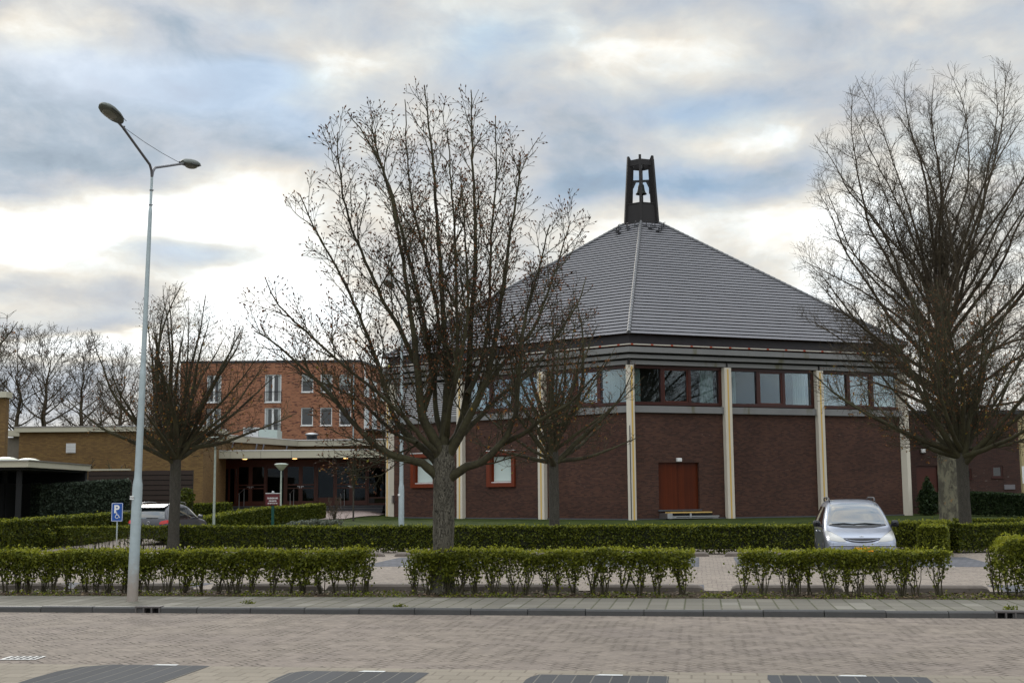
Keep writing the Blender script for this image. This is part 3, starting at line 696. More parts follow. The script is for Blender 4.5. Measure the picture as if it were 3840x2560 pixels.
# glazed front: verticals, transoms
zt_ = zc0-.0
def P2(px): return X_(px, YW)
fr = MB(); fr.box((P2(862), YW-.08, zf), (P2(1440)+.3, YW+.08, zf+.12)); fr.box((P2(720), YW-.10, zt_-.55), (P2(1440)+.3, YW+.10, zt_+.02))
fb = fr.build('glazed_front', M['entrance_timber'], en, 'dark timber frame of the glazed front')
def sy(py): return Z_(1150, py, YW)
cols = [(862, 892, 'g'), (892, 935, 'd'), (940, 1000, 'D1'), (1000, 1072, 'g'), (1072, 1186, 'DD'), (1194, 1254, 'gp'), (1258, 1378, 'DE'), (1384, 1450, 'gr')]
b = MB()
for px in (860, 884, 1000, 1068, 1190, 1254, 1380): b.box((P2(px)-.06, YW-.09, zf), (P2(px)+.06, YW+.09, zt_-.5))
b.build('post', M['entrance_timber'], fb)
def gpane(x0, x1, z0, z1, par, y=YW): q = MB(); q.box((x0, y-.008, z0), (x1, y+.008, z1)); q.build('pane', M['glass_dark'], par)
def doorleaf(p0, p1, hs):
    x0, x1 = P2(p0), P2(p1); w = .13; q = MB(); z0, z1 = zf+.02, sy(1742)
    q.box((x0, YW-.16, z0), (x0+w, YW-.10, z1)); q.box((x1-w, YW-.16, z0), (x1, YW-.10, z1)); q.box((x0+w, YW-.16, z0), (x1-w, YW-.10, sy(1877))); q.box((x0+w, YW-.16, z1-.12), (x1-w, YW-.10, z1))
    q.box((x0+w, YW-.16, sy(1831)), (x1-w, YW-.10, sy(1827))); q.box((x0+w, YW-.16, sy(1819)), (x1-w, YW-.10, sy(1814)))
    o = q.build('door', M['entrance_timber'], en); gpane(x0+w, x1-w, sy(1877), sy(1831), o, YW-.13); gpane(x0+w, x1-w, sy(1827), sy(1819), o, YW-.13); gpane(x0+w, x1-w, sy(1814), z1-.12, o, YW-.13)
    hx = x0+.06 if hs < 0 else x1-.06; q = MB(); q.box((hx-.02, YW-.20, sy(1829)), (hx+.02, YW-.161, sy(1821))); q.box((min(hx, hx-hs*.16), YW-.22, sy(1824)), (max(hx, hx-hs*.16), YW-.20, sy(1821.6))); q.build('handle', M['steel'], o)
for p0, p1, hs in ((890, 941, 1), (941, 999, -1), (1072, 1129, 1), (1129, 1186, -1), (1258, 1318, 1), (1318, 1378, -1)): doorleaf(p0, p1, hs)
for p0, p1 in ((863, 884), (1003, 1066), (1194, 1252), (1384, 1446)): gpane(P2(p0), P2(p1), zf+.5 if p0 > 1100 else zf+.12, zt_-.5, fb)
q = MB()
for p0, p1 in ((1194, 1252), (1384, 1446)): q.box((P2(p0), YW-.05, zf+.44), (P2(p1), YW+.05, zf+.52))
q.box((P2(1194), YW-.03, zf+.1), (P2(1252), YW+.03, zf+.44)); q.build('lower_rail', M['entrance_timber'], fb)
b = MB(); b.box((P2(1373), YW-.2, sy(1799)), (P2(1376), YW-.17, sy(1797))); b.build('notice', M['white'], en)
# left part below the canopy: tan pier, dark glass, doorway
b = MB(); b.box((P2(718), YW-2., zf-.5), (P2(757), YW, zt_)); b.build('brick_pier', M['brick_tan'], en)
b = MB(); b.box((P2(757), YW+.1, zf-.4), (P2(862), YW+.2, zt_)); gl = b.build('dark_glazing', M['glass_flat'], en)
b = MB()
for px in (760, 790, 822, 858): b.box((P2(px)-.05, YW+.02, zf-.3), (P2(px)+.05, YW+.098, zt_))
b.box((P2(757), YW+.02, sy(1878)), (P2(862), YW+.097, sy(1872))); b.build('glazing_bar', M['mahogany'], gl)
# steps
b = MB(); e_ = MB()
for i in range(3):
    y0 = YW-.55-.42*i; z1 = zf-.02-.17*i; b.box((P2(858), y0, z1-.9), (P2(1441), YW-.2+0.*i, z1-.03-0.001*i)); e_.box((P2(858)-.01, y0-.02, z1-.028), (P2(1441), y0+.40, z1))
so = b.build('steps', M['stone'], en); e_.build('step_nosing', M['stone_edge'], so)
# set back upper storey with sloping-looking fascia
def wallq(mb, x0, y0, x1, y1, z0, z1, t=.3):
    d = np.array([x1-x0, y1-y0]); d = d/np.linalg.norm(d); n = np.array([d[1], -d[0]])
    mb.hexa([(x0, y0, z0), (x1, y1, z0), (x1-n[0]*t, y1-n[1]*t, z0), (x0-n[0]*t, y0-n[1]*t, z0), (x0, y0, z1), (x1, y1, z1), (x1-n[0]*t, y1-n[1]*t, z1), (x0-n[0]*t, y0-n[1]*t, z1)])
ya, yb_ = 81.5, 92.5; xa, xb = X_(783, ya), X_(1115, yb_); zu = Z_(783, 1627, ya); zl = zu-.42
up = MB(); wallq(up, xa, ya, xb, yb_, zc1-.3, zl); wallq(up, xb, yb_, X_(1445, 92.), 92., zc1-.3, zl); up.build('upper_wall', M['brick_tan'], en)
fa = MB(); wallq(fa, xa-.0, ya-.25, xb+.05, yb_-.3, zl, zu, .5); wallq(fa, xb+.05, yb_-.3, X_(1445, 91.6), 91.6, zl, zu, .5); wallq(fa, xa-7.6, ya-.1, xa, ya-.25, zl, zu, .5)
fo = fa.build('upper_fascia', M['cream'], en)
fa = MB(); wallq(fa, xa-.0, ya-.3, xb+.05, yb_-.35, zu, zu+.05, .6); wallq(fa, xb+.05, yb_-.35, X_(1445, 91.5), 91.5, zu, zu+.05, .6); fa.build('roof_edge', M['white'], fo)
fa = MB(); fa.prism([(xa-7, ya+.2), (xa+.1, ya+.2), (xb, yb_), (X1+1.5, 92.), (X1+1.5, 100), (xa-7, 100)], zl+.1, zu-.05); fa.build('roof_deck', M['dark_metal'], en)
up = MB(); wallq(up, xa-7.5, ya+.1, xa, ya+.1, 1., zl); up.build('upper_wall', M['brick_tan'], en)
for px, y in ((962, 86.9), (988, 87.7), (1075, 90.6), (873, 84.)):
    b = MB(); x = X_(px, y); b.tube([(x, y-.45, zc1+.02), (x, y-.45, zc1+.35), (x+.05, y-.3, zl-.05)], .055, 8); b.build('downpipe', M['galv_arm'], en)
# things on the roof
yR = 96.
t = thing('roof_unit', (X_(935, yR), yR, zu), 'white louvred box on the entrance hall roof', 'ventilation unit')
b = MB(); x0, x1 = X_(909, yR), X_(966, yR); z1 = Z_(935, 1602, yR); b.box((x0, yR, zu), (x1, yR+1, z1)); o = b.build('housing', M['white'], t)
b = MB()
for i in range(4): z = z1-.09-i*.09; b.box((x0+.08, yR-.012, z-.03), (x1-.15, yR-.002, z+.015))
b.build('louvre', M['dark_gap'], o)
t = thing('roof_light', (X_(1000, yR), yR, zu), 'greenish white glazed rooflight box beside the louvred unit', 'rooflight')
b = MB(); x0, x1 = X_(967, yR), X_(1037, yR); b.hexa([(x0, yR, zu-.3), (x1, yR, zu-.3), (x1, yR+2, zu-.3), (x0, yR+2, zu-.3), (x0, yR, Z_(970, 1608, yR)), (x1, yR, Z_(1035, 1612, yR)), (x1, yR+2, Z_(1035, 1612, yR)), (x0, yR+2, Z_(970, 1608, yR))]); b.build('glazing', flat('frosted glass', (.50, .58, .53), .3, .1, 1.), t)
t = thing('vent_pipe', (X_(1168, 94.), 94., zu), 'short fat silver vent pipe on the entrance hall roof', 'vent')
b = MB(); b.lathe([(0, .0), (.40, 0), (.40, Z_(1168, 1632, 94.)-zu+.5), (.5, Z_(1168, 1632, 94.)-zu+.5), (.5, Z_(1168, 1627, 94.)-zu+.52), (0, Z_(1168, 1626, 94.)-zu+.6)], (X_(1168, 94.), 94., zu-.5), 20); b.build('pipe', M['steel'], t)
# handrails on the steps
for i, (p0, p1) in enumerate(((898, 916), (1089, 1102), (1279, 1292))):
    x = X_(p0, YW-1.4); x2 = X_(p1, YW-.4)
    t = thing('handrail', (x, YW-1.2, zf-.4), 'steel handrail on the entrance steps, '+('left one beside the sign', 'middle one right of the mushroom lamp', 'right one behind the young tree')[i], 'handrail', 'handrails on the entrance steps')
    b = MB(); z1 = Z_(p0, 1850, YW-1.4); z2 = Z_(p1, 1840, YW-.4)+.12; b.tube([(x, YW-1.4, zf-.6), (x, YW-1.4, z1)], .022, 6); b.tube([(x2, YW-.4, zf-.1), (x2, YW-.4, z2)], .022, 6); b.build('post', M['steel'], t)
    b = MB(); b.tube([(x-.02, YW-1.5, z1-.03), (x2, YW-.3, z2+.02)], .026, 6); b.build('rail', M['steel'], t)

# ------------------------------------------------------------------ red brick block of flats
YR = 110.; rd = thing('apartment_building', (X_(1010, YR), YR, .9), 'three storey orange red brick block with white framed windows behind the entrance hall', 'building')
x0, x1 = X_(668, YR), X_(1349, YR); z1 = Z_(1010, 1359, YR)
side_y = 119.; x2 = X_(1449, side_y)
holes = []
for px0, px1, py0, py1, kind in [(988, 1050, 1404, 1508, 'f'), (988, 1050, 1529, 1632, 'f'), (768, 823, 1407, 1509, 'f'), (768, 823, 1532, 1636, 'f')]+[(a, a+45, r0, r0+67, 'w') for a in (1126, 1198, 1270) for r0 in (1403, 1528)]:
    holes.append((X_(px0, YR), X_(px1, YR), Z_(px0, py1, YR), Z_(px0, py0, YR), kind))
xs = sorted({x0, x1} | {h[0] for h in holes} | {h[1] for h in holes}); zs = sorted({.5, z1} | {h[2] for h in holes} | {h[3] for h in holes})
b = MB()
for i in range(len(xs)-1):
    for j in range(len(zs)-1):
        mx, mz = (xs[i]+xs[i+1])/2, (zs[j]+zs[j+1])/2
        if not any(h[0] < mx < h[1] and h[2] < mz < h[3] for h in holes): b.add([(xs[i], YR, zs[j]), (xs[i+1], YR, zs[j]), (xs[i+1], YR, zs[j+1]), (xs[i], YR, zs[j+1])], [(0, 1, 2, 3)])
for h in holes:
    a, c, lo, hi = h[:4]; y2 = YR+.25
    b.add([(a, YR, lo), (c, YR, lo), (c, YR, hi), (a, YR, hi), (a, y2, lo), (c, y2, lo), (c, y2, hi), (a, y2, hi)], [(0, 4, 5, 1), (1, 5, 6, 2), (2, 6, 7, 3), (3, 7, 4, 0)])
b.add([(x1, YR, .5), (x2, side_y, .5), (x2, side_y, z1), (x1, YR, z1), (x0, YR+14, .5), (x0, YR, .5), (x0, YR, z1), (x0, YR+14, z1)], [(0, 1, 2, 3), (4, 5, 6, 7)])
b.build('wall', M['brick_red'], rd)
b = MB(); b.prism([(x0-.05, YR-.05), (x1+.05, YR-.05), (x2+.05, side_y), (x2, side_y+8), (x0-.05, YR+14)], z1-.02, z1+.18); b.build('roof_edge', M['dark_metal'], rd)
for h in holes:
    a, c, lo, hi, kd = h; w = .09 if kd == 'f' else .08; y = YR+.12
    f = MB(); f.box((a, y-.05, lo), (c, y+.05, lo+w)); f.box((a, y-.05, hi-w), (c, y+.05, hi)); f.box((a, y-.05, lo+w), (a+w, y+.05, hi-w)); f.box((c-w, y-.05, lo+w), (c, y+.05, hi-w))
    if kd == 'f': m = (a+c)/2; f.box((m-.09, y-.05, lo+w), (m+.09, y+.05, hi-w))
    f.box((a-.03, YR-.08, lo-.06), (c+.03, YR+.06, lo-.001)) 
    fo = f.build('window', M['white'], rd)
    g = MB(); g.box((a+w, y-.01, lo+w), (c-w, y+.01, hi-w)); g.build('pane', M['glass_flat'], fo)
    if kd == 'f':
        g = MB(); g.box((a-.04, YR-.10, lo+.9), (c+.04, YR-.06, lo+.96)); 
        for i in range(2): xx = (a-.04, c)[i]; g.box((xx, YR-.10, lo), (xx+.04, YR-.06, lo+.9))
        g.build('balcony_rail', M['dark_metal'], fo)
        for q0, q1 in ((a+w, a+w+.22), (c-w-.2, c-w)):
            g = MB(); g.box((q0, y-.02, lo+w), (q1, y-.012, hi-w)); g.build('curtain', flat('net curtain', (.35, .37, .36), .8), fo)
    elif lo > 8: 
        g = MB(); g.box((a+w, y-.02, hi-w-(.9 if a > -17 else .55)), (c-w, y-.012, hi-w)); g.build('blind', flat('grey blind', (.30, .32, .31), .8), fo)
dv = np.array([x2-x1, side_y-YR]); Ls = np.linalg.norm(dv); A_, B_ = (x1, YR), (x2, side_y)
for fr_, wd in ((.13, .8), (.42, .8), (.75, .8)):
    for r0, r1 in ((1420, 1488), (1534, 1604)):
        zz0 = Z_(1380, r1, 112); zz1 = Z_(1380, r0, 112); s = fr_*Ls
        f = MB(); frame(f, A_, B_, s, s+1.5, zz0, zz1, .09, .0, .06); fo = f.build('window', M['white'], rd); g = MB(); g.fbox(A_, B_, s+.09, s+1.41, .01, .03, zz0+.09, zz1-.09); g.build('pane', flat('glass with painted sky', (.30, .38, .42), .1), fo)  # sky reflection put into the pale blue pane colour
b = MB(); x = X_(1324, YR); b.tube([(x, YR-.1, 4.), (x, YR-.1, z1-.2)], .06, 8); b.build('downpipe', M['galv'], rd)
b = MB(); x = X_(1353, YR); b.tube([(x+.3, YR+.1, 4.), (x+.3, YR+.1, z1-.3)], .05, 8); b.build('downpipe', M['white'], rd)
b = MB(); b.fbox(A_, B_, 1.5, Ls, .0, 1.2, Z_(1400, 1616, 113), Z_(1400, 1611, 113)); b.build('awning', M['dark_metal'], rd)

# ------------------------------------------------------------------ tan brick wing, fence, carport (left)
YT = 75.; tw = thing('tan_brick_wing', (X_(300, YT), YT, .9), 'long low tan brick wing with cream fascia and small white vent', 'building')
xa2, xb2 = X_(66, YT), X_(760, YT); ztop = Z_(280, 1597.5, YT); zfa = Z_(280, 1619, YT)
b = MB(); b.box((xa2, YT, -.2), (xb2, YT+6, zfa)); b.build('wall', M['brick_tan'], tw)
b = MB(); b.box((xa2-.22, YT-.25, zfa), (xb2+.2, YT+6, ztop-.06)); fo = b.build('fascia', M['cream'], tw)
b = MB(); b.box((xa2-.25, YT-.28, ztop-.06), (xb2+.2, YT+6, ztop)); b.build('roof_edge', M['steel'], fo)
b = MB(); b.box((X_(245, YT), YT-.06, Z_(260, 1697, YT)), (X_(280, YT), YT+.0-.002, Z_(260, 1662, YT))); o = b.build('vent', M['white'], tw)
b = MB()
for i in range(6): z = Z_(260, 1697, YT)+.05+i*.09; b.box((X_(245, YT)+.03, YT-.075, z), (X_(280, YT)-.03, YT-.062, z+.03))
b.build('vent_slat', M['louvre'], o)
b = MB(); b.box((X_(20, YT+2), YT+2, -.2), (xa2+.5, YT+6, Z_(40, 1640, YT+2))); b.build('recessed_wall', flat('weathered wall', (.16, .14, .11), .9, .4, 1.), tw)
b = MB(); b.box((X_(20, YT+1.7), YT+1.7, Z_(40, 1636, YT+2)), (xa2-.26, YT+5.5, Z_(40, 1614, YT+2))); b.build('recessed_fascia', M['cream'], tw)
YE = 66.; t = thing('tan_brick_house', (X_(0, YE), YE, .9), 'taller tan brick building cut off by the left edge', 'building')
b = MB(); b.box((X_(-900, YE), YE, -.2), (X_(12, YE), YE+.4, Z_(10, 1491, YE))); b.build('wall', M['brick_tan'], t)
b = MB(); b.box((X_(-900, YE), YE-.3, Z_(10, 1491, YE)), (X_(20, YE), YE+.5, Z_(10, 1469, YE))); b.build('fascia', M['cream'], t)
# dark timber fence
YN = 68.; x0, x1 = X_(330, YN), X_(722, YN); ztp = Z_(500, 1762, YN)
t = thing('timber_fence', ((x0+x1)/2, YN, .5), 'dark brown horizontal board fence before the tan brick wing', 'fence')
b = MB(); nb = 13; z0 = -.1
for i in range(nb): b.box((x0, YN, z0+(ztp-z0)*i/nb), (x1, YN+.05, z0+(ztp-z0)*(i+.86)/nb))
b.build('boards', flat('dark stained boards', (.028, .016, .011), .75, .3, 2.), t)
b = MB(); b.box((x0, YN-.04, ztp), (x1-3.4, YN+.25, ztp+.07)); b.build('coping', M['cream'], t)
b = MB(); b.box((x0, YN+.06, z0), (x1, YN+.2, ztp-.03)); b.build('backing', M['black'], t)
# carport
t = thing('carport', (-22, 57, .2), 'flat roofed black carport with cream fascia and two roof domes', 'carport')
cA = W(-300, 1725, 51.); c0 = W(107, 1723, 52.); c1 = W(340, 1741, 61.); zt0 = float(c0[2]); 
zt1 = float(c1[2]); th_ = .30
print('carport', c0, c1)
b = MB(); fl = [(-34., 51.6), (float(c0[0]), 52.), (float(c1[0]), 61.), (-34., 61.)]
b.prism(fl, zt0-th_, zt0-.04); b.build('fascia', M['cream'], t)
b = MB(); b.prism([(-34., 51.5), (float(c0[0])+.05, 51.93), (float(c1[0])+.05, 61.), (-34., 61.)], zt0-.04, zt0); b.build('roof_edge', M['steel'], t)
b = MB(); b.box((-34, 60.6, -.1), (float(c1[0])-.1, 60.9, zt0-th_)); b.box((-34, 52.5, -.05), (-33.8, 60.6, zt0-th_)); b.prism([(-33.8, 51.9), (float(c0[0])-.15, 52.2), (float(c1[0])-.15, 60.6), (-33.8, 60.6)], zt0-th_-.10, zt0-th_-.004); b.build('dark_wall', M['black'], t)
for px, y in ((72, 52.6), (20, 56.)):
    x = X_(px, y); b = MB(); b.box((x-.09, y-.09, -.1), (x+.09, y+.09, zt0-th_-.1)); b.build('post', M['black'], t)
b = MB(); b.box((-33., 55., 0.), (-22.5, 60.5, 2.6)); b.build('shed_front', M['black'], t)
for px, y in ((18, 55.), (102, 57.)):
    x = X_(px, y); b = MB(); b.lathe([(.58, 0), (.57, .05), (.48, .13), (.3, .19), (.15, .21), (0, .215)], (x, y, zt0), 24); b.build('roof_dome', M['lamp_white'], t)
# brick side wing right of the church
YS = 79.; sw = thing('side_wing', (X_(3700, YS), YS, .6), 'low dark brick side wing right of the church with small windows', 'building')
xs0, xs1 = X_(3395, YS), X_(3838, YS); zs1 = Z_(3640, 1553, YS)
def hb(px0, py0, px1, py1): return (X_(px0, YS), X_(px1, YS), Z_(px0, py1, YS), Z_(px0, py0, YS))
hs_ = [hb(3438, 1746, 3517, 1925), hb(3721, 1745, 3763, 1790), hb(3612, 1756, 3645, 1794)]
xs = sorted({xs0, xs1} | {h[0] for h in hs_} | {h[1] for h in hs_}); zs = sorted({0., zs1} | {h[2] for h in hs_} | {h[3] for h in hs_}); b = MB()
for i in range(len(xs)-1):
    for j in range(len(zs)-1):
        mx, mz = (xs[i]+xs[i+1])/2, (zs[j]+zs[j+1])/2
        if not any(h[0] < mx < h[1] and h[2] < mz < h[3] for h in hs_): b.box((xs[i], YS, zs[j]), (xs[i+1], YS+.3, zs[j+1]))
b.build('wall', M['brick_side'], sw)
b = MB(); b.box((xs0, YS-.15, zs1), (xs1+.2, YS+12, zs1+.25)); b.build('roof_edge', M['dark_metal'], sw)
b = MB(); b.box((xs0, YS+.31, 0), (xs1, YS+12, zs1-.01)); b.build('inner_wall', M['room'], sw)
h = hs_[0]; b = MB(); b.box((h[0], YS+.12, h[2]), (h[1], YS+.2, h[3])); b.build('door', M['mahogany_red'], sw, 'plain red brown door behind the conifer')
for h in hs_[1:]:
    b = MB(); w = .11; y = YS+.1; a, c, lo, hi = h
    b.box((a, y-.05, lo), (c, y+.05, lo+w)); b.box((a, y-.05, hi-w), (c, y+.05, hi)); b.box((a, y-.05, lo+w), (a+w, y+.05, hi-w)); b.box((c-w, y-.05, lo+w), (c, y+.05, hi-w)); b.box((a-.05, YS-.06, lo-.06), (c+.05, YS+.04, lo-.001))
    fo = b.build('window', M['mahogany'], sw); b = MB(); b.box((a+w, y-.01, lo+w), (c-w, y+.01, hi-w)); b.build('pane', M['glass_flat'], fo)
b = MB(); b.box((X_(3764, YS), YS-.05, Z_(3780, 1834, YS)), (X_(3804, YS), YS-.002, Z_(3780, 1816, YS))); b.build('stone_plaque', flat('grey stone plaque', (.16, .15, .16), .7, .2), sw)
b = MB(); b.box((X_(3456, YS), YS-.2, Z_(3465, 1697, YS)), (X_(3473, YS), YS-.002, Z_(3465, 1683, YS))); b.build('wall_lamp', M['white'], sw, bev=.03)
YQ = 72.; t = thing('yellow_annex', (X_(3880, YQ), YQ, .5), 'yellowish wall edge at the right border of the photo', 'building')
b = MB(); b.box((X_(3836, YQ), YQ, 0.), (X_(4000, YQ), YQ+.3, Z_(3840, 1560, YQ))); b.build('wall', flat('yellow render', (.42, .34, .18), .8, .1), t)
b = MB(); b.box((X_(3834, YQ), YQ-.02, Z_(3840, 1812, YQ)), (X_(3990, YQ), YQ-.002, Z_(3840, 1780, YQ)+.5)); b.build('panel', M['white'], t)
# ------------------------------------------------------------------ street lamps
def make_mast():
    t = thing('street_lamp', (0, 0, 0), 'x', 'street lamp', 'double armed street lamps')
    b = MB(); prof = [(0.105, -.3), (.103, .0), (.100, 1.0), (.095, 2.15), (.092, 2.22), (.070, 2.36), (.069, 2.5), (.060, 4.3), (.058, 4.4), (.053, 4.43), (.050, 4.6), (.037, 7.55), (.036, 7.62), (.026, 7.68), (.025, 8.35)]
    b.lathe(prof, (0, 0, 0), 24); mo = b.build('mast', M['galv'], t, world=False)
    b = MB()
    for z in (7.72, 8.02): b.lathe([(.026, z), (.036, z), (.036, z+.02), (.026, z+.02)], (0, 0, 0), 12); b.box((.0, -.008, z+.004), (.055, .008, z+.016))
    b.build('clamp', M['galv_arm'], mo, world=False)
    b = MB(); b.box((-.10, -.1035, 1.93), (-.02, -.075, 2.0)); b.build('number_plate', M['white'], mo, world=False)
    for sg in (-1, 1):
        b = MB(); pts = [(0, 0, 8.30), (0, .03*sg, 8.42), (0, .12*sg, 8.52), (0, .8*sg, 8.74), (0, 1.35*sg, 8.92), (0, 1.55*sg, 8.96)]
        b.tube(pts, [.027, .027, .026, .025, .024, .022], 10); b.build('arm', M['galv_arm'], t, world=False)
        R = Matrix.Rotation(radians(9)*sg, 3, 'X'); O = Vector((0, 1.50*sg, 8.97)); head = []
        st = [(-.06, .045, .04), (.0, .09, .065), (.10, .135, .09), (.28, .165, .105), (.46, .165, .105), (.60, .135, .09), (.70, .075, .055), (.74, .01, .01)]
        b = MB(); vs = []; n = 16
        for y, w, h in st:
            for k in range(n):
                a = 2*pi*k/n; zz = sin(a)*h*(1.0 if sin(a) > 0 else .55); vs.append(tuple(R @ Vector((cos(a)*w, y*sg, zz+.02))+O))
        b.add(vs, [(i*n+k, i*n+(k+1) % n, (i+1)*n+(k+1) % n, (i+1)*n+k) for i in range(len(st)-1) for k in range(n)]+[tuple(range(n))], True)
        ho = b.build('lamp_head', M['lamp_top'], t, world=False)
        b = MB(); vs = []; m = 20
        for r_, dz in ((1., -.036), (.85, -.062), (.45, -.082), (.02, -.088)):
            for k in range(m): a = 2*pi*k/m; vs.append(tuple(R @ Vector((cos(a)*.115*r_, sg*(.40+sin(a)*.21*r_), dz+.01))+O))
        b.add(vs, [(i*m+k, i*m+(k+1) % m, (i+1)*m+(k+1) % m, (i+1)*m+k) for i in range(3) for k in range(m)], True); b.build('lens', M['lamp_glass'], ho, world=False)
        b = MB(); b.tube([tuple(R @ Vector((.16, .05*sg, .0))+O), tuple(R @ Vector((.168, .35*sg, .0))+O), tuple(R @ Vector((.14, .60*sg, .0))+O)], .008, 4); b.build('seam', M['dark_metal'], ho, world=False)
    b = MB(); b.tube([(0, -1.30, 8.93), (0, -.4, 8.90), (0, .4, 8.90), (0, 1.30, 8.93)], .006, 4)
    for s_ in (-1, 1): b.box((-.015, 1.30*s_-.015, 8.88), (.015, 1.30*s_+.015, 8.96))
    b.build('stay_cable', M['dark_metal'], t, world=False)
    return t
lampA = make_mast(); g = G(496, 2253, 0.); lampA.location = Vector(g); lampA.rotation_euler = (0, radians(1.15), -AL)
lampA['label'] = 'tall galvanised street lamp with two arms, leaning slightly, on the pavement at the left'
lampB = copy_tree(lampA); lampB.location = Vector((float(W(1505, 1900, 43.9)[0]), 43.9, 0)); lampB.rotation_euler = (0, 0, -AL)
lampB['label'] = 'second double armed street lamp seen through the branches of the big bare tree'

def mushroom(px, Y, h, label):
    x = X_(px, Y); z = zt(x, Y); t = thing('post_lamp', (x, Y, z), label, 'post lamp', 'low post lamps with mushroom heads')
    b = MB(); b.lathe([(.055, -.1), (.052, 1.), (.040, h-.35), (.045, h-.30), (.0, h-.30)], (0, 0, 0), 14); b.build('post', M['post_paint'], t, world=False)
    b = MB(); b.lathe([(.07, h-.34), (.12, h-.32), (.24, h-.18), (.35, h-.06), (.37, h-.03)], (0, 0, 0), 28); b.build('bowl', M['lamp_white'], t, world=False)
    b = MB(); b.lathe([(.37, h-.04), (.39, h-.03), (.385, h-.015), (.25, h+.035), (.0, h+.055)], (0, 0, 0), 28); b.build('cap', M['post_paint'], t, world=False)
Yl = 69.; mushroom(1054, Yl, Z_(1054, 1739, Yl)-zt(X_(1054, Yl), Yl), 'low lamp with white mushroom bowl beside the dark red notice board')
Yl = 51.; mushroom(805, Yl, Z_(805, 1640, Yl)-zt(X_(805, Yl), Yl), 'low post lamp whose head is hidden in the left bare tree')

# ------------------------------------------------------------------ writing
def text(body, size, name, mat_, parent, loc, rot=(pi/2, 0, 0), ext=.002, sx=1., bold=0.):
    cu = bpy.data.curves.new(name, 'FONT'); cu.body = body; cu.size = size; cu.extrude = ext; cu.align_x = 'CENTER'; cu.align_y = 'CENTER'; cu.offset = bold
    o = bpy.data.objects.new(name+'_curve', cu); C.objects.link(o); bpy.context.view_layer.update()
    me = bpy.data.meshes.new_from_object(o); bpy.data.objects.remove(o); me.transform(Matrix.Diagonal((sx, 1, 1, 1))); me.transform(Matrix.Rotation(rot[0], 4, 'X'))
    me.transform(Matrix.Translation(loc)); me.materials.clear(); return link(me, name, mat_, parent)
# disabled parking sign
Ys = 44.0; x = X_(443, Ys); t = thing('parking_sign', (x, Ys, 0), 'blue parking sign with white P and wheelchair symbol on a thin post', 'road sign')
zs0, zs1 = Z_(443, 1954, Ys), Z_(443, 1884, Ys)
b = MB(); b.tube([(x, Ys+.03, -.1), (x, Ys+.03, 1.0), (x, Ys+.03, zs1-.05)], [.028, .024, .024], 10); b.build('post', M['galv'], t)
hw = .20
def rrect(hw, z0, z1, r, n=5):
    pts = []
    for cx_, cz_, a0 in ((hw-r, z0+r, -90), (hw-r, z1-r, 0), (-hw+r, z1-r, 90), (-hw+r, z0+r, 180)):
        for i in range(n+1): a = radians(a0+90*i/n); pts.append((cx_+r*cos(a), cz_+r*sin(a)))
    return pts
def plate(name, pts, y0, y1, m, par, lab=None):
    n = len(pts); mb = MB(); mb.add([(p, y0, q) for p, q in pts]+[(p, y1, q) for p, q in pts], [tuple(range(n)), tuple(range(2*n-1, n-1, -1))]+[(i, n+i, n+(i+1) % n, (i+1) % n) for i in range(n)]); return mb.build(name, m, par, lab, world=False)
bo = plate('board', rrect(hw, zs0, zs1, .03), -.012, .0, M['sign_blue'], t)
bw = MB(); o1 = rrect(hw-.012, zs0+.012, zs1-.012, .025); o2 = rrect(hw-.026, zs0+.026, zs1-.026, .018); n = len(o1)
bw.add([(p, -.0135, q) for p, q in o1]+[(p, -.0135, q) for p, q in o2], [(i, (i+1) % n, n+(i+1) % n, n+i) for i in range(n)]); bw.build('border', M['white'], bo, world=False)
hh = zs1-zs0; text('P', .36*hh/.62, 'letter', M['white'], bo, Vector((-.02, -.015, zs1-.36*hh)), bold=.012)
b = MB(); zc = zs0+.17*hh/.62; k = .9
ring = [(-.0+.065*k*cos(a), -.016, zc-.01+.065*k*sin(a)) for a in [radians(100+i*15) for i in range(17)]]; b.tube(ring, .010, 6)
b.tube([(-.02, -.016, zc+.13*k), (-.015, -.016, zc+.045*k), (.05, -.016, zc+.04*k), (.085, -.016, zc-.05*k), (.11, -.016, zc-.045*k)], .012, 6); b.tube([(-.018, -.016, zc+.09*k), (.04, -.016, zc+.085*k)], .008, 6)
b.lathe([(0, .018), (.018, .0), (0, -.018)], (-.02, -.016, zc+.165*k), 10); b.build('wheelchair_symbol', M['white'], bo, world=False)
# church notice board
Yb = 62.; x = X_(1024, Yb); z0 = zt(x, Yb); t = thing('notice_board', (x, Yb, 0), 'dark red church notice board with white lettering on a green post', 'sign')
zb0, zb1 = Z_(1024, 1893, Yb), Z_(1024, 1850, Yb); hw = 26.5/4712*Yb
b = MB(); b.box((-.06, 0, 0), (.06, .1, zb0)); b.box((-.05, .02, zb0), (.05, .09, zb1+.02)); b.build('post', M['sign_green'], t, world=False)
b = MB(); b.lathe([(.0, 0), (.08, 0), (.06, .06), (0, .07)], (0, .05, zb1+.05), 10); b.build('cap', M['steel'], t, world=False)
b = MB(); b.box((-hw, -.04, zb0), (hw, -.0, zb1)); bo = b.build('board', M['sign_red'], t, world=False)
b = MB(); b.box((-hw-.01, -.05, zb1), (hw+.01, .01, zb1+.03)); b.build('top_strip', M['white'], bo, world=False)
H_ = zb1-zb0
text('OUD-GER.GEM. IN NED.', .098, 'lettering', M['white'], bo, Vector((0, -.042, zb0+H_*.60)), sx=.50, bold=.004)
text('KERKDIENSTEN', .085, 'lettering', M['white'], bo, Vector((0, -.042, zb0+H_*.36)), sx=.62, bold=.003)
text('ZON. 10 EN 16.30, WO. 19.30 U', .075, 'lettering', M['white'], bo, Vector((0, -.042, zb0+H_*.16)), sx=.46, bold=.003)
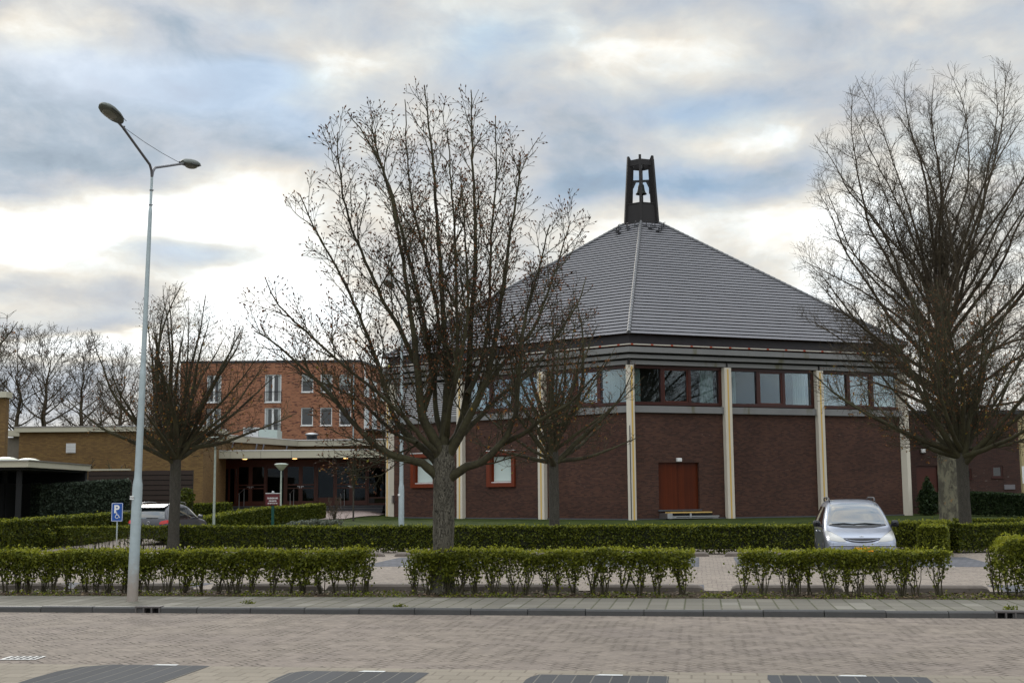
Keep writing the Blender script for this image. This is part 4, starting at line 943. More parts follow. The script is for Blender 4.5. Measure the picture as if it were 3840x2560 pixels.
text('4465', .05, 'lettering', M['dark_metal'], lampA.children[0].children[1] if len(lampA.children[0].children) > 1 else lampA.children[0], Vector((-.06, -.1045, 1.965)), ext=.0005)

# ------------------------------------------------------------------ cars: lofted bodies, glass and lamps laid on the surface
def loft(st, n=28):
    """st: (y, half width low, half width belt, half width roof, z low, z belt, z top)"""
    vs = []
    for y, wl_, wb, wr, z0, zb, z1 in st:
        half = [(wl_*.80, z0-.0), (wl_, z0+.04), (wl_+(wb-wl_)*.6, z0+(zb-z0)*.35), (wb, z0+(zb-z0)*.75), (wb*.992, zb), (wb+(wr-wb)*.45, zb+(z1-zb)*.5), (wr, zb+(z1-zb)*.86), (wr*.90, z1-(z1-zb)*.035), (wr*.55, z1), (0, z1+.004)]
        ring = half+[(-p, q) for p, q in half[-2::-1]]; vs += [(p, y, q) for p, q in ring]
    k = 19; fs = [(i*k+j, i*k+j+1, (i+1)*k+j+1, (i+1)*k+j) for i in range(len(st)-1) for j in range(k-1)]
    fs += [((i+1)*k, (i+1)*k+k-1, i*k+k-1, i*k) for i in range(len(st)-1)]
    fs += [tuple(range(k-1, -1, -1)), tuple(range((len(st)-1)*k, len(st)*k))]
    return vs, fs
def body_mesh(name, st, lev=2):
    vs, fs = loft(st); me = bpy.data.meshes.new(name); me.from_pydata(vs, [], fs); me.update()
    o = bpy.data.objects.new(name, me); C.objects.link(o); m = o.modifiers.new('s', 'SUBSURF'); m.levels = m.render_levels = lev
    bpy.context.view_layer.update(); dg = bpy.context.evaluated_depsgraph_get(); me2 = bpy.data.meshes.new_from_object(o.evaluated_get(dg)); bpy.data.objects.remove(o)
    me2.polygons.foreach_set('use_smooth', [True]*len(me2.polygons)); return me2
def bvh_of(me):
    bm = bmesh.new(); bm.from_mesh(me); bv = BVHTree.FromBMesh(bm); bm.free(); return bv
def decal(bv, pts, axis, off, res=.06, start=6.):
    """polygon in the plane across `axis`, laid onto the body"""
    bm = bmesh.new(); ax = Vector(axis); vsb = []
    for p in pts:
        if abs(ax.y) > .5: co = Vector((p[0], -ax.y*start, p[1]))
        elif abs(ax.x) > .5: co = Vector((-ax.x*start, p[0], p[1]))
        else: co = Vector((p[0], p[1], start))
        vsb.append(bm.verts.new(co))
    bm.faces.new(vsb); bmesh.ops.triangulate(bm, faces=bm.faces)
    for _ in range(7):
        es = [e for e in bm.edges if e.calc_length() > res]
        if not es: break
        bmesh.ops.subdivide_edges(bm, edges=es, cuts=1); bmesh.ops.triangulate(bm, faces=[f for f in bm.faces if len(f.verts) > 3])
    for v in bm.verts:
        h = bv.ray_cast(v.co, ax)
        if h[0] is None:
            q = bv.find_nearest(v.co+ax*(start-1)); h = (q[0], q[1])
        v.co = h[0]-ax*off*.5+h[1]*(off*.5 if h[1].dot(ax) < 0 else -off*.5)
    me = bpy.data.meshes.new('d'); bm.to_mesh(me); bm.free(); me.polygons.foreach_set('use_smooth', [True]*len(me.polygons)); return me
def put_decal(name, bv, pts, axis, off, m, par, label=None, res=.06): me = decal(bv, pts, axis, off, res); me.name = name; return link(me, name, m, par, label)
def wheel(t, x, y, r=.32, w=.2):
    sg = 1 if x > 0 else -1; b = MB(); n = 28; prof = [(.62*r, -w/2), (.93*r, -w/2), (r, -w*.3), (r, w*.3), (.93*r, w/2), (.62*r, w/2)]; vs = []
    for rr_, dx in prof:
        for k in range(n): a = 2*pi*k/n; vs.append((x+dx, y+rr_*cos(a), r+rr_*sin(a)))
    b.add(vs, [(i*n+k, i*n+(k+1) % n, (i+1)*n+(k+1) % n, (i+1)*n+k) for i in range(5) for k in range(n)], True); wo = b.build('wheel', M['tyre'], t, world=False)
    b = MB(); vs = []
    for rr_, dx in [(.64*r, w*.42), (.58*r, w*.30), (.2*r, w*.36), (.001, w*.38)]:
        for k in range(n): a = 2*pi*k/n; q = 1. if (k % 4) < 2 or rr_ > .6*r or rr_ < .3*r else 1.; vs.append((x+dx*sg, y+rr_*cos(a), r+rr_*sin(a)))
    b.add(vs, [(i*n+k, i*n+(k+1) % n, (i+1)*n+(k+1) % n, (i+1)*n+k) for i in range(3) for k in range(n)], True); b.build('rim', M['steel'], wo, world=False)
def paint(name, c, me_=.6, co_=.8): return mat(name, lambda: {'Base Color': c, 'Roughness': .3, 'Metallic': me_, 'Coat Weight': co_, 'Coat Roughness': .05})
M['van_paint'] = paint('pale blue silver paint', (.30, .325, .39)); M['suv_paint'] = paint('grey brown paint', (.075, .075, .085), .1, .4); M['headlamp'] = mat('hazy headlamp', lambda: {'Base Color': (.42, .41, .38), 'Roughness': .12, 'Coat Weight': .6})
M['car_glass'] = mat('car glass', lambda: {'Base Color': (.012, .018, .02), 'Roughness': .02, 'Specular IOR Level': 1., 'Coat Weight': 1., 'Coat IOR': 1.45, 'Coat Roughness': .01})
M['tail'] = mat('red tail lamp', lambda: {'Base Color': (.55, .01, .008), 'Roughness': .15, 'Coat Weight': .6}); M['trim'] = flat('black plastic trim', (.018, .018, .02), .5, .1); M['chrome'] = mat('chrome', lambda: {'Base Color': (.7, .7, .7), 'Roughness': .12, 'Metallic': 1.})
# silver people carrier, nose towards the street (local -y is the nose)
Yv = 32.4; gv = W(3237, 2100, Yv); van = thing('parked_car', (float(gv[0]), Yv, .03), 'silver people carrier with roof rails parked nose out beside the hedge', 'car', rz=-radians(9.5))
st = [(.00, .60, .62, .50, .34, .52, .60), (.05, .76, .78, .66, .26, .60, .72), (.20, .86, .865, .76, .22, .66, .80), (.50, .89, .895, .78, .20, .74, .90), (.90, .895, .90, .78, .20, .86, .99), (1.15, .895, .90, .80, .20, .92, 1.09),
      (1.45, .895, .90, .785, .20, .96, 1.28), (1.80, .895, .90, .745, .20, .98, 1.49), (2.12, .895, .90, .71, .20, .99, 1.635), (2.5, .895, .90, .69, .20, 1.0, 1.70), (3.2, .895, .90, .685, .20, 1.0, 1.73), (4.0, .895, .90, .68, .20, 1.01, 1.70), (4.45, .885, .89, .65, .22, 1.02, 1.63), (4.70, .86, .87, .63, .26, 1.03, 1.30), (4.76, .80, .82, .58, .32, 1.0, 1.10)]
me = body_mesh('body', st); bv = bvh_of(me); vb = link(me, 'body', M['van_paint'], van)
F_ = (0, 1, 0)
put_decal('windscreen', bv, [(-.78, 1.06), (-.40, 1.035), (0, 1.025), (.40, 1.035), (.78, 1.06), (.70, 1.35), (.62, 1.585), (.3, 1.615), (0, 1.62), (-.3, 1.615), (-.62, 1.585), (-.70, 1.35)], F_, .006, M['car_glass'], van, res=.05)
put_decal('cowl', bv, [(-.735, 1.05), (-.4, 1.0), (0, .985), (.4, 1.0), (.735, 1.05), (.70, 1.08), (.4, 1.055), (0, 1.045), (-.4, 1.055), (-.70, 1.08)], F_, .012, M['trim'], vb)
for sg in (-1, 1):
    pts = [(.385, .66), (.55, .665), (.76, .69), (.84, .76), (.862, .87), (.845, .93), (.74, .895), (.60, .825), (.47, .745)]
    put_decal('headlight', bv, [(p*sg, q) for p, q in (pts if sg > 0 else pts[::-1])], F_, .012, M['headlamp'], van, res=.04)
    put_decal('shut_line', bv, [(p*sg, q) for p, q in [(.47, .752), (.60, .833), (.74, .905), (.80, .935), (.80, .925), (.74, .892), (.60, .818), (.475, .738)]][::sg], F_, .006, M['trim'], vb, res=.03)
    S_ = (-sg, 0, 0)
    pts = [(1.62, 1.03), (2.9, 1.03), (2.9, 1.52), (2.25, 1.52), (2.0, 1.42)]; put_decal('side_window', bv, pts, S_, .006, M['car_glass'], van)
    pts = [(2.97, 1.03), (3.8, 1.03), (3.75, 1.52), (2.97, 1.52)]; put_decal('side_window', bv, pts, S_, .006, M['car_glass'], van)
    pts = [(3.86, 1.04), (4.45, 1.06), (4.25, 1.50), (3.82, 1.52)]; put_decal('side_window', bv, pts, S_, .006, M['car_glass'], van)
    put_decal('window_pillar', bv, [(1.52, 1.005), (4.55, 1.02), (4.55, 1.045), (1.62, 1.028)], S_, .01, M['trim'], vb)
    put_decal('side_moulding', bv, [(1.25, .50), (3.2, .50), (3.2, .545), (1.25, .545)], S_, .02, M['van_paint'], vb)
    put_decal('door_gap', bv, [(1.55, .3), (1.565, .3), (1.565, 1.0), (1.55, 1.0)], S_, .003, M['trim'], vb); put_decal('door_gap', bv, [(2.925, .3), (2.94, .3), (2.94, 1.5), (2.925, 1.5)], S_, .003, M['trim'], vb)
    b = MB(); b.tube([(sg*.925, 2.68, .86), (sg*.945, 2.72, .865), (sg*.945, 2.84, .87), (sg*.92, 2.88, .87)], .014, 6); b.build('door_handle', M['van_paint'], van, world=False)
    b = MB(); vs = []; n = 12
    for i, (y_, s1) in enumerate(((0, .3), (.02, .8), (.06, 1.), (.12, .95), (.17, .6), (.19, .2))):
        for k in range(n): a = 2*pi*k/n; ca, sa_ = cos(a), sin(a); q = (abs(ca)**4+abs(sa_)**4)**-.25; vs.append((sg*1.015+ca*q*.095*s1, 1.50+y_, 1.09+sa_*q*.085*s1))
    b.add(vs, [(i*n+k, i*n+(k+1) % n, (i+1)*n+(k+1) % n, (i+1)*n+k) for i in range(5) for k in range(n)]+[tuple(range(n)), tuple(range(5*n, 6*n))], True); b.tube([(sg*.87, 1.60, 1.02), (sg*.98, 1.60, 1.05)], .03, 8); b.build('wing_mirror', M['trim'], van, world=False)
    b = MB(); b.tube([(sg*.60, 2.30, 1.665), (sg*.605, 2.40, 1.745), (sg*.61, 2.6, 1.765), (sg*.61, 3.9, 1.765), (sg*.60, 4.15, 1.72), (sg*.59, 4.25, 1.66)], .020, 8); b.tube([(sg*.61, 3.2, 1.70), (sg*.61, 3.2, 1.765)], .02, 6); b.build('roof_rail', M['trim'], van, world=False)
    put_decal('wheel_arch', bv, [(.95+.39*cos(radians(a)), .33+.39*sin(radians(a))) for a in range(-20, 201, 20)], S_, .006, M['trim'], vb); put_decal('wheel_arch', bv, [(3.80+.39*cos(radians(a)), .33+.39*sin(radians(a))) for a in range(-20, 201, 20)], S_, .006, M['trim'], vb)
    wheel(van, sg*.815, .95); wheel(van, sg*.815, 3.80)
put_decal('grille', bv, [(-.47, .748), (-.40, .70), (-.25, .655), (0, .635), (.25, .655), (.40, .70), (.47, .748), (.25, .742), (0, .74), (-.25, .742)], F_, .010, M['trim'], van, res=.04)
b = MB(); 
def onfront(x, z, off=.02):
    h = bv.ray_cast(Vector((x, -3, z)), Vector((0, 1, 0))); return (x, (h[0].y if h[0] else 0)-off, z)
b = MB(); b.tube([onfront(x, .672+.055*(x/.42)**2, .022) for x in np.linspace(-.41, .41, 15)], .011, 6); b.build('grille_bar', M['van_paint'], van, world=False)
b = MB(); b.tube([onfront(x, .748, .008) for x in np.linspace(-.46, .46, 15)], .008, 6); b.build('bonnet_edge', M['trim'], vb, world=False)
b = MB(); b.tube([onfront(x, .565, .0) for x in np.linspace(-.80, .80, 21)], .014, 6); b.build('bumper_strip', M['van_paint'], van, world=False)
b = MB(); b.tube([onfront(x, .548, .001) for x in np.linspace(-.80, .80, 21)], .006, 6); b.build('bumper_gap', M['trim'], vb, world=False)
put_decal('lower_intake', bv, [(-.5, .34), (.5, .34), (.56, .44), (-.56, .44)], F_, .01, M['trim'], van)
b = MB(); y = onfront(0, .46)[1]; b.box((-.26, y-.02, .415), (.26, y-.005, .525)); npl = b.build('number_plate', M['plate_yellow'], van, world=False); b = MB(); b.box((-.26, y-.023, .415), (-.215, y-.021, .525)); b.build('blue_band', M['sign_blue'], npl, world=False)
b = MB(); yb2 = onfront(0, .80)[1]; b.tube([(-.05, yb2-.0, .80), (0, yb2-.008, .812), (.05, yb2, .80)], .009, 6); b.tube([(0, yb2-.004, .79), (0, yb2-.006, .815)], .007, 6); b.build('badge', M['chrome'], van, world=False)
for x0, xm, x1 in ((-.66, -.35, -.05), (-.10, .2, .60)):
    b = MB(); p0 = onfront(x0, 1.085, .03); pm = onfront(xm, 1.105, .04); p1 = onfront(x1, 1.075, .03); b.tube([p0, pm, p1], [.010, .014, .010], 6); b.build('wiper', M['trim'], van, world=False)

# grey estate behind the hedge, tail towards us (local -y is the tail)
Yq = 50.6; gq = W(556, 1960, Yq); suv = thing('parked_car', (float(gq[0]), Yq, float(zt(gq[0], Yq))-.0), 'grey off-roader seen from behind with a red tail lamp, parked behind the left hedges', 'car', rz=-radians(7))
st = [(.00, .80, .82, .55, .40, .90, 1.0), (.06, .86, .88, .62, .34, .95, 1.15), (.18, .89, .90, .65, .30, 1.0, 1.38), (.38, .90, .905, .66, .28, 1.03, 1.575), (.75, .90, .905, .67, .26, 1.03, 1.65), (1.6, .90, .905, .68, .26, 1.02, 1.685), (2.2, .90, .905, .68, .26, 1.01, 1.66), (2.7, .90, .905, .69, .26, 1.0, 1.52), (3.15, .90, .905, .72, .26, .98, 1.24), (3.45, .90, .90, .76, .26, .95, 1.08), (4.0, .89, .89, .78, .26, .90, 1.0), (4.3, .84, .85, .74, .28, .80, .88), (4.42, .7, .72, .6, .34, .62, .7)]
me = body_mesh('body', st); bv = bvh_of(me); sb = link(me, 'body', M['suv_paint'], suv)
put_decal('rear_window', bv, [(-.66, 1.10), (0, 1.08), (.66, 1.10), (.585, 1.42), (.54, 1.50), (0, 1.52), (-.54, 1.50), (-.585, 1.42)], F_, .008, M['car_glass'], suv)
b = MB(); b.hexa([(-.58, .20, 1.50), (.58, .20, 1.50), (.62, .55, 1.58), (-.62, .55, 1.58), (-.57, .14, 1.535), (.57, .14, 1.535), (.60, .60, 1.655), (-.60, .60, 1.655)]); b.build('spoiler', M['suv_paint'], suv, world=False, bev=.02)
for sg in (-1, 1):
    pts = [(.45, .87), (.62, .865), (.72, .90), (.82, .91), (.86, .97), (.84, 1.03), (.70, 1.03), (.52, .99), (.47, .95)]; put_decal('tail_light', bv, [(p*sg, q) for p, q in pts][::sg], F_, .012, M['tail'], suv, res=.04)
    S_ = (-sg, 0, 0); put_decal('tail_light_side', bv, [(.02, .92), (.34, .95), (.40, 1.0), (.34, 1.03), (.04, 1.03)], S_, .012, M['tail'], sb)
    put_decal('side_window', bv, [(.42, 1.08), (1.0, 1.08), (1.0, 1.50), (.62, 1.48)], S_, .006, M['car_glass'], suv); put_decal('side_window', bv, [(1.06, 1.08), (1.95, 1.07), (1.95, 1.50), (1.06, 1.51)], S_, .006, M['car_glass'], suv); put_decal('side_window', bv, [(2.02, 1.07), (3.1, 1.06), (2.75, 1.32), (2.4, 1.47), (2.02, 1.50)], S_, .006, M['car_glass'], suv)
    put_decal('window_trim', bv, [(.40, 1.05), (3.1, 1.03), (3.1, 1.05), (.40, 1.075)], S_, .01, M['chrome'], sb)
    b = MB(); b.tube([(sg*.60, .60, 1.64), (sg*.61, .72, 1.715), (sg*.62, 1.5, 1.745), (sg*.62, 2.2, 1.715), (sg*.62, 2.35, 1.64)], .018, 8); b.build('roof_rail', M['chrome'], suv, world=False)
    b = MB(); b.lathe([(.0, -.09), (.08, -.07), (.11, 0), (.08, .07), (0, .09)], (sg*1.03, 2.95, 1.12), 12); b.tube([(sg*.88, 2.95, 1.06), (sg*1.0, 2.95, 1.09)], .03, 6); b.build('wing_mirror', M['suv_paint'], suv, world=False)
    wheel(suv, sg*.80, .85, .35); wheel(suv, sg*.80, 3.45, .35)
b = MB()
def onr(x, z, off=.02):
    h = bv.ray_cast(Vector((x, -3, z)), Vector((0, 1, 0))); return (x, (h[0].y if h[0] else 0)-off, z)
b.tube([onr(.10+.0, 1.11, .02), onr(-.10, 1.12, .03), onr(-.42+.8, 1.12, .02)], .012, 6); b.build('wiper', M['trim'], suv, world=False)
y = onr(0, .93)[1]; b = MB(); b.tube([(.062*cos(a), y, .93+.062*sin(a)) for a in np.linspace(0, 2*pi, 17)], .009, 6, False); b.tube([(-.035, y, .965), (-.012, y, .885), (.0, y, .93), (.012, y, .885), (.035, y, .965)], .006, 5); b.build('badge', M['chrome'], suv, world=False)
put_decal('bumper_strip', bv, [(-.75, .70), (.75, .70), (.75, .76), (-.75, .76)], F_, .02, M['van_paint'], suv); put_decal('lower_bumper', bv, [(-.8, .42), (.8, .42), (.8, .68), (-.8, .68)], F_, .01, M['trim'], suv)
# ------------------------------------------------------------------ foliage helpers
def quads(P, size, rng, up=None, flat_=0.0, elong=1.5):
    """one small diamond leaf per point"""
    n = len(P); a = rng.normal(size=(n, 3)); 
    if up is not None: a = a*(1-flat_)+np.asarray(up)*flat_*2
    nn = a/np.linalg.norm(a, axis=1, keepdims=True); r = rng.normal(size=(n, 3)); t = np.cross(nn, r); t /= np.linalg.norm(t, axis=1, keepdims=True); b = np.cross(nn, t)
    s = (size*rng.uniform(.6, 1.3, n))[:, None]; t = t*s*elong*.5; b = b*s*.5
    V = np.stack([P-t, P-b+nn*s*.1, P+t, P+b+nn*s*.1], 1).reshape(-1, 3); F = np.arange(n*4).reshape(-1, 4); return V, F
def leafobj(name, P, size, mat_, parent, rng, **k):
    V, F = quads(np.asarray(P), size, rng, **k); off = wl(parent) if parent is not None else 0.
    return link(arr_mesh(name, V-off, F), name, mat_, parent)
def path_sample(path, s):
    path = np.asarray(path, float); d = np.linalg.norm(np.diff(path, axis=0), axis=1); c = np.concatenate([[0], np.cumsum(d)]); s = np.clip(s, 0, c[-1]-1e-6)
    i = np.searchsorted(c, s, side='right')-1; i = np.clip(i, 0, len(d)-1); t = (s-c[i])/d[i]; p = path[i]+(path[i+1]-path[i])*t[:, None]; dr = (path[i+1]-path[i])/d[i][:, None]
    return p, np.stack([dr[:, 1], -dr[:, 0]], 1)
def plen(path): return float(np.linalg.norm(np.diff(np.asarray(path, float), axis=0), axis=1).sum())
def lump(x, y, seed=0.): return np.sin(x*2.1+seed)*np.sin(y*2.7+seed*1.7)*.5+np.sin(x*5.3+seed*3)*.3+np.sin(x*11.+y*7.+seed)*.2
def hedge(label, path, hw, h0, h1, dens=1500, leaf=.06, m='leaf_mid', z_low=.02, sparse=None, core=True, seed=1, ends=True, rough=.03, group='clipped hedges', name='hedge', tips=True, stems=0, cat='hedge', tip_mat='leaf_tip', core_low=.12):
    rng = np.random.default_rng(seed); L = plen(path); p0 = np.asarray(path[0], float); z0 = zt(*p0)
    t = thing(name, (p0[0], p0[1], z0), label, cat, group)
    hh = lambda s: h0+(h1-h0)*s/L
    N = int(dens*L); areas = np.array([h0, h0, 2*hw*1.5]); f = rng.choice(3, N, p=areas/areas.sum()); s = rng.uniform(0, L, N); inset = rng.exponential(.035, N)
    ht = hh(s)+lump(s*1.3, s*.4, seed)*rough; w = hw+lump(s, s*.3, seed+5)*rough*1.2; zz = rng.uniform(z_low, 1, N)**.85*ht
    o = np.where(f == 0, w-inset, np.where(f == 1, -w+inset, rng.uniform(-1, 1, N)*w)); z = np.where(f == 2, ht-inset+rng.exponential(.012, N), zz); o = o+lump(s*3, z*6, seed+2)*rough
    e = rng.uniform(0, 1, N) < (.10 if ends else 0); s = np.where(e, np.where(rng.uniform(0, 1, N) < .5, inset*1., L-inset), s); o = np.where(e, rng.uniform(-1, 1, N)*hw, o)
    if sparse is not None:
        fr = z/ht; keep = (fr > sparse) | (rng.uniform(0, 1, N) < .10+.5*(fr/sparse)**3*.6); s, o, z = s[keep], o[keep], z[keep]
    p, n = path_sample(path, s); P = np.column_stack([p+n*o[:, None], z]); P[:, 2] += np.array([zt(a, b) for a, b in P[:, :2][::1]]) if len(path) and p0[1] > 46 else 0.
    fo = leafobj('foliage', P, leaf, M[m], t, rng)
    if tips:
        k = int(L*dens*.10); s = rng.uniform(0, L, k); ht = hh(s)+lump(s*1.3, s*.4, seed)*rough; o = rng.uniform(-1, 1, k)*hw; p, n = path_sample(path, s); P = np.column_stack([p+n*o[:, None], ht+rng.exponential(.018, k)-.005])
        if p0[1] > 46: P[:, 2] += np.array([zt(a, b) for a, b in P[:, :2]])
        leafobj('shoots', P, leaf*.85, M[tip_mat], t, rng)
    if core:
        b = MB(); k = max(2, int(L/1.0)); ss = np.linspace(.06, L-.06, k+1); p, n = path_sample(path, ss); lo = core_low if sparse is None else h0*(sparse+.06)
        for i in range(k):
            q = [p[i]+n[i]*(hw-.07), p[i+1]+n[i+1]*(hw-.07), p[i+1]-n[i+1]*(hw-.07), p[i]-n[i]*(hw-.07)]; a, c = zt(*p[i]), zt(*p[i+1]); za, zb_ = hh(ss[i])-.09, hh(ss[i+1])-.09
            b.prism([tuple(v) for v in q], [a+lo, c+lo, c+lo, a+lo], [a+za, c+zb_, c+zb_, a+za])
        b.build('dark_core', M['core'], t)
    if stems:
        b = MB(); rr_ = random.Random(seed)
        for i in range(int(L*stems)):
            s_ = rr_.uniform(.05, L-.05); p, n = path_sample(path, np.array([s_])); o_ = rr_.uniform(-.6, .6)*hw; x, y = p[0]+n[0]*o_; z_ = zt(x, y); dx, dy = rr_.uniform(-.14, .14), rr_.uniform(-.1, .1); H2 = h0*rr_.uniform(.6, .9)
            b.tube([(x, y, z_-.03), (x+dx*.3, y+dy*.3, z_+H2*.4), (x+dx, y+dy, z_+H2)], [.011, .009, .005], 4, False)
        b.build('stems', M['stem'], t)
    return t
def gp(px, py, z=0.): q = G(px, py, z); return (float(q[0]), float(q[1]))

# front hedge along the pavement: separate bushes with bare legs
NH = (N_WALK+N_LOT)/2-.05
def front_hedge(label, e0, e1, h, seed, low=.55, dens=2600, bare=.5, leg=.5, clump=.3, foot=None):
    rng = np.random.default_rng(seed); c = EN((e0+e1)/2, NH); t = thing('hedge', c, label, 'hedge', 'privet hedge segments along the pavement'); L = e1-e0
    def cl(e): return np.clip(.5+.5*(np.sin(e*3.1+seed)+np.sin(e*7.7+seed*2)*.7+np.sin(e*1.3+seed*3)*.6), 0, 1)
    N = int(dens*L); e = rng.uniform(e0, e1, N); lo = h*(low+bare*.30*(cl(e)-.4)); u = rng.uniform(0, 1, N)**.75; mound = .05*np.sin(e*5.2+seed)*np.sin(e*2.1+seed*2)-.02; u = 1-np.minimum(rng.gamma(1.6, .30, N), 1.35); z = lo+(h+mound-lo)*u; z = np.maximum(z, .05)+np.sin(e*2.3+seed)*.018+np.sin(e*6.1)*.015+rng.exponential(.012, N)*(u > .9)
    wid = .20+.10*np.clip(u, 0, 1); o = rng.uniform(-1, 1, N)*wid; o = np.sign(o)*np.abs(o/wid)**.6*wid
    edge = np.minimum(e-e0, e1-e); keep = rng.uniform(0, 1, N) < np.clip(edge/.18, .3, 1)*np.clip(1.15-clump*cl(e+.7)*(1-u), 0.15, 1); P = EV*e[:, None]+NV*(NH+o)[:, None]; P[:, 2] = z; P = P[keep]
    stem = MB(); LP = []; rr_ = random.Random(seed); x = e0+.12
    while x < e1-.05:
        cx_ = x+rr_.uniform(-.06, .06); cn = NH+rr_.uniform(-.1, .1)
        for k in range(rr_.randint(6, 10)):
            de = rr_.uniform(-.28, .28); dn = rr_.uniform(-.18, .18); H2 = h*rr_.uniform(.7, .98); be, bn = cx_+rr_.uniform(-.06, .06), cn+rr_.uniform(-.05, .05)
            pts = [EN(be, bn, -.03)]+[EN(be+de*(q**1.1)+rr_.uniform(-.015, .015), bn+dn*q, H2*q) for q in (.25, .5, .75, 1.)]; stem.tube(pts, [.012, .010, .008, .006, .003], 4, False)
            for q in range(rr_.randint(10, 34)):
                w = rr_.triangular(.15, 1., .85); i = min(3, int(w*4)); f_ = w*4-i; p = pts[i]*(1-f_)+pts[i+1]*f_; LP.append(p+np.array([rr_.gauss(0, .03), rr_.gauss(0, .03), rr_.gauss(0, .02)]))
        # leafy side clump on some bushes
        if rr_.random() < leg:
            for q in range(rr_.randint(60, 220)): LP.append(EN(cx_+rr_.gauss(0, .11), cn+rr_.gauss(0, .10), h*rr_.triangular(.15, .75, .6)))
        x += rr_.uniform(.24, .42)
    if foot is not None:
        a = rng.uniform(0, 2*pi, 1500); r_ = rng.uniform(.20, .42, 1500); zz_ = .84*rng.uniform(0, 1, 1500)**.5; Q_ = np.column_stack([foot[0]+np.cos(a)*r_*(.75+.35*zz_), foot[1]+np.sin(a)*r_*(.75+.35*zz_), zz_]); P = np.vstack([P, Q_])
    leafobj('foliage', np.vstack([P, np.array(LP)]), .040, M['leaf_front'], t, rng)
    k = int(L*330); e = rng.uniform(e0, e1, k); o = rng.uniform(-.3, .3, k); Q = EV*e[:, None]+NV*(NH+o)[:, None]; Q[:, 2] = h+np.sin(e*2.3+seed)*.018+np.sin(e*6.1)*.015+rng.exponential(.022, k)-.01
    leafobj('shoots', Q, .038, M['leaf_tip'], t, rng)
    stem.build('stems', M['stem'], t)
    return t
ex = lambda px: e_at(px, 2215, 0)[0]
front_hedge('front privet hedge left of the gap, densest one, running past the tall street lamp', -15.5, ex(1425), .86, 11, low=.48, dens=3700, bare=.6, leg=.7, clump=.35)
front_hedge('front privet hedge growing round the foot of the big bare tree', ex(1560), ex(2610), .86, 12, low=.60, dens=2500, leg=.55, foot=(float(W(1662, 2220, 25.85)[0]), 25.85))
front_hedge('front privet hedge with bare legs in front of the silver car', ex(2765), ex(3530), .84, 13, low=.66, dens=2400, leg=.35)
# sparse leggy plants between and the bushy yellow-green end piece
def bush(label, c, rx, ry, h, n, leaf, m, seed, name='bush', cat='bush', low=.1, group=None, stems=14, tipm=None, spiky=0.):
    rng = np.random.default_rng(seed); z0 = zt(c[0], c[1]); t = thing(name, (c[0], c[1], z0), label, cat, group); P = rng.normal(size=(n, 3)); P /= np.linalg.norm(P, axis=1, keepdims=True); P *= (rng.uniform(.2, 1, n)**.4)[:, None]
    P[:, 2] = low+(1-low)*(P[:, 2]*.5+.5); g = (.55+.45*P[:, 2]); P[:, 0] *= rx*g; P[:, 1] *= ry*g; P[:, 2] *= h; P += lump(P[:, 0]*3, P[:, 2]*4, seed)[:, None]*.05; P += np.array([c[0], c[1], z0]); leafobj('foliage', P, leaf, M[m], t, rng)
    if spiky: V0 = np.floor((P[:, 0]-c[0])/.28)*12.9; P[:, 2] = z0+(P[:, 2]-z0)*(1-spiky*.5*(np.sin(V0*3.7)*.5+.5))
    if tipm:
        k = n//8; Q = P[rng.choice(n, k)]; Q[:, 2] = np.maximum(Q[:, 2], z0+h*.75)+rng.exponential(.03, k); leafobj('shoots', Q, leaf, M[tipm], t, rng)
    b = MB(); r_ = random.Random(seed)
    for i in range(stems): a = r_.uniform(0, 2*pi); q = r_.uniform(.3, .85); b.tube([(c[0]+r_.uniform(-.05, .05), c[1]+r_.uniform(-.05, .05), z0-.03), (c[0]+cos(a)*rx*q*.4, c[1]+sin(a)*ry*q*.4, z0+h*.45), (c[0]+cos(a)*rx*q, c[1]+sin(a)*ry*q, z0+h*.9)], [.013, .010, .004], 4, False)
    b.build('stems', M['stem'], t); return t
hq = EN(ex(3560), NH)
rng = np.random.default_rng(5)
def end_hedge():
    e0, e1, h = ex(3665), ex(3840)+3.5, 1.06; L = e1-e0; t = thing('hedge', EN(e0, NH), 'taller bushy yellow-green end of the front hedge at the right border', 'hedge', 'privet hedge segments along the pavement')
    N = int(6500*L); e = e0+rng.uniform(0, 1, N)*L; u = rng.uniform(0, 1, N)**.7; z = h*(.06+.94*u)*np.clip(.72+(e-e0)*1.1, .7, 1)+lump(e*2, z_ if False else e, 3)*.03; o = rng.uniform(-1, 1, N)*.42; o = np.sign(o)*np.abs(o/.42)**.6*.42
    keep = rng.uniform(0, 1, N) < np.clip(.30+(e-e0)*1.6, 0, 1)*np.clip(.35+u, 0, 1); P = EV*e[:, None]+NV*(NH+o)[:, None]; P[:, 2] = z; leafobj('foliage', P[keep], .042, M['leaf_front'], t, rng)
    k = int(L*900); e = e0+.1+rng.uniform(0, 1, k)*L; Q = EV*e[:, None]+NV*(NH+rng.uniform(-.4, .4, k))[:, None]; Q[:, 2] = (h+rng.exponential(.03, k)-.03)*np.clip(.72+(e-e0)*1.1, .7, 1)+lump(e*2, e, 3)*.03; leafobj('shoots', Q, .042, M['leaf_tip'], t, rng)
    b = MB(); r_ = random.Random(2)
    for i in range(60): a = r_.uniform(e0, e1); b.tube([EN(a, NH+r_.uniform(-.2, .2), -.03), EN(a+r_.uniform(-.2, .2), NH+r_.uniform(-.3, .3), h*.85)], [.011, .005], 4, False)
    b.build('stems', M['stem'], t)
end_hedge()
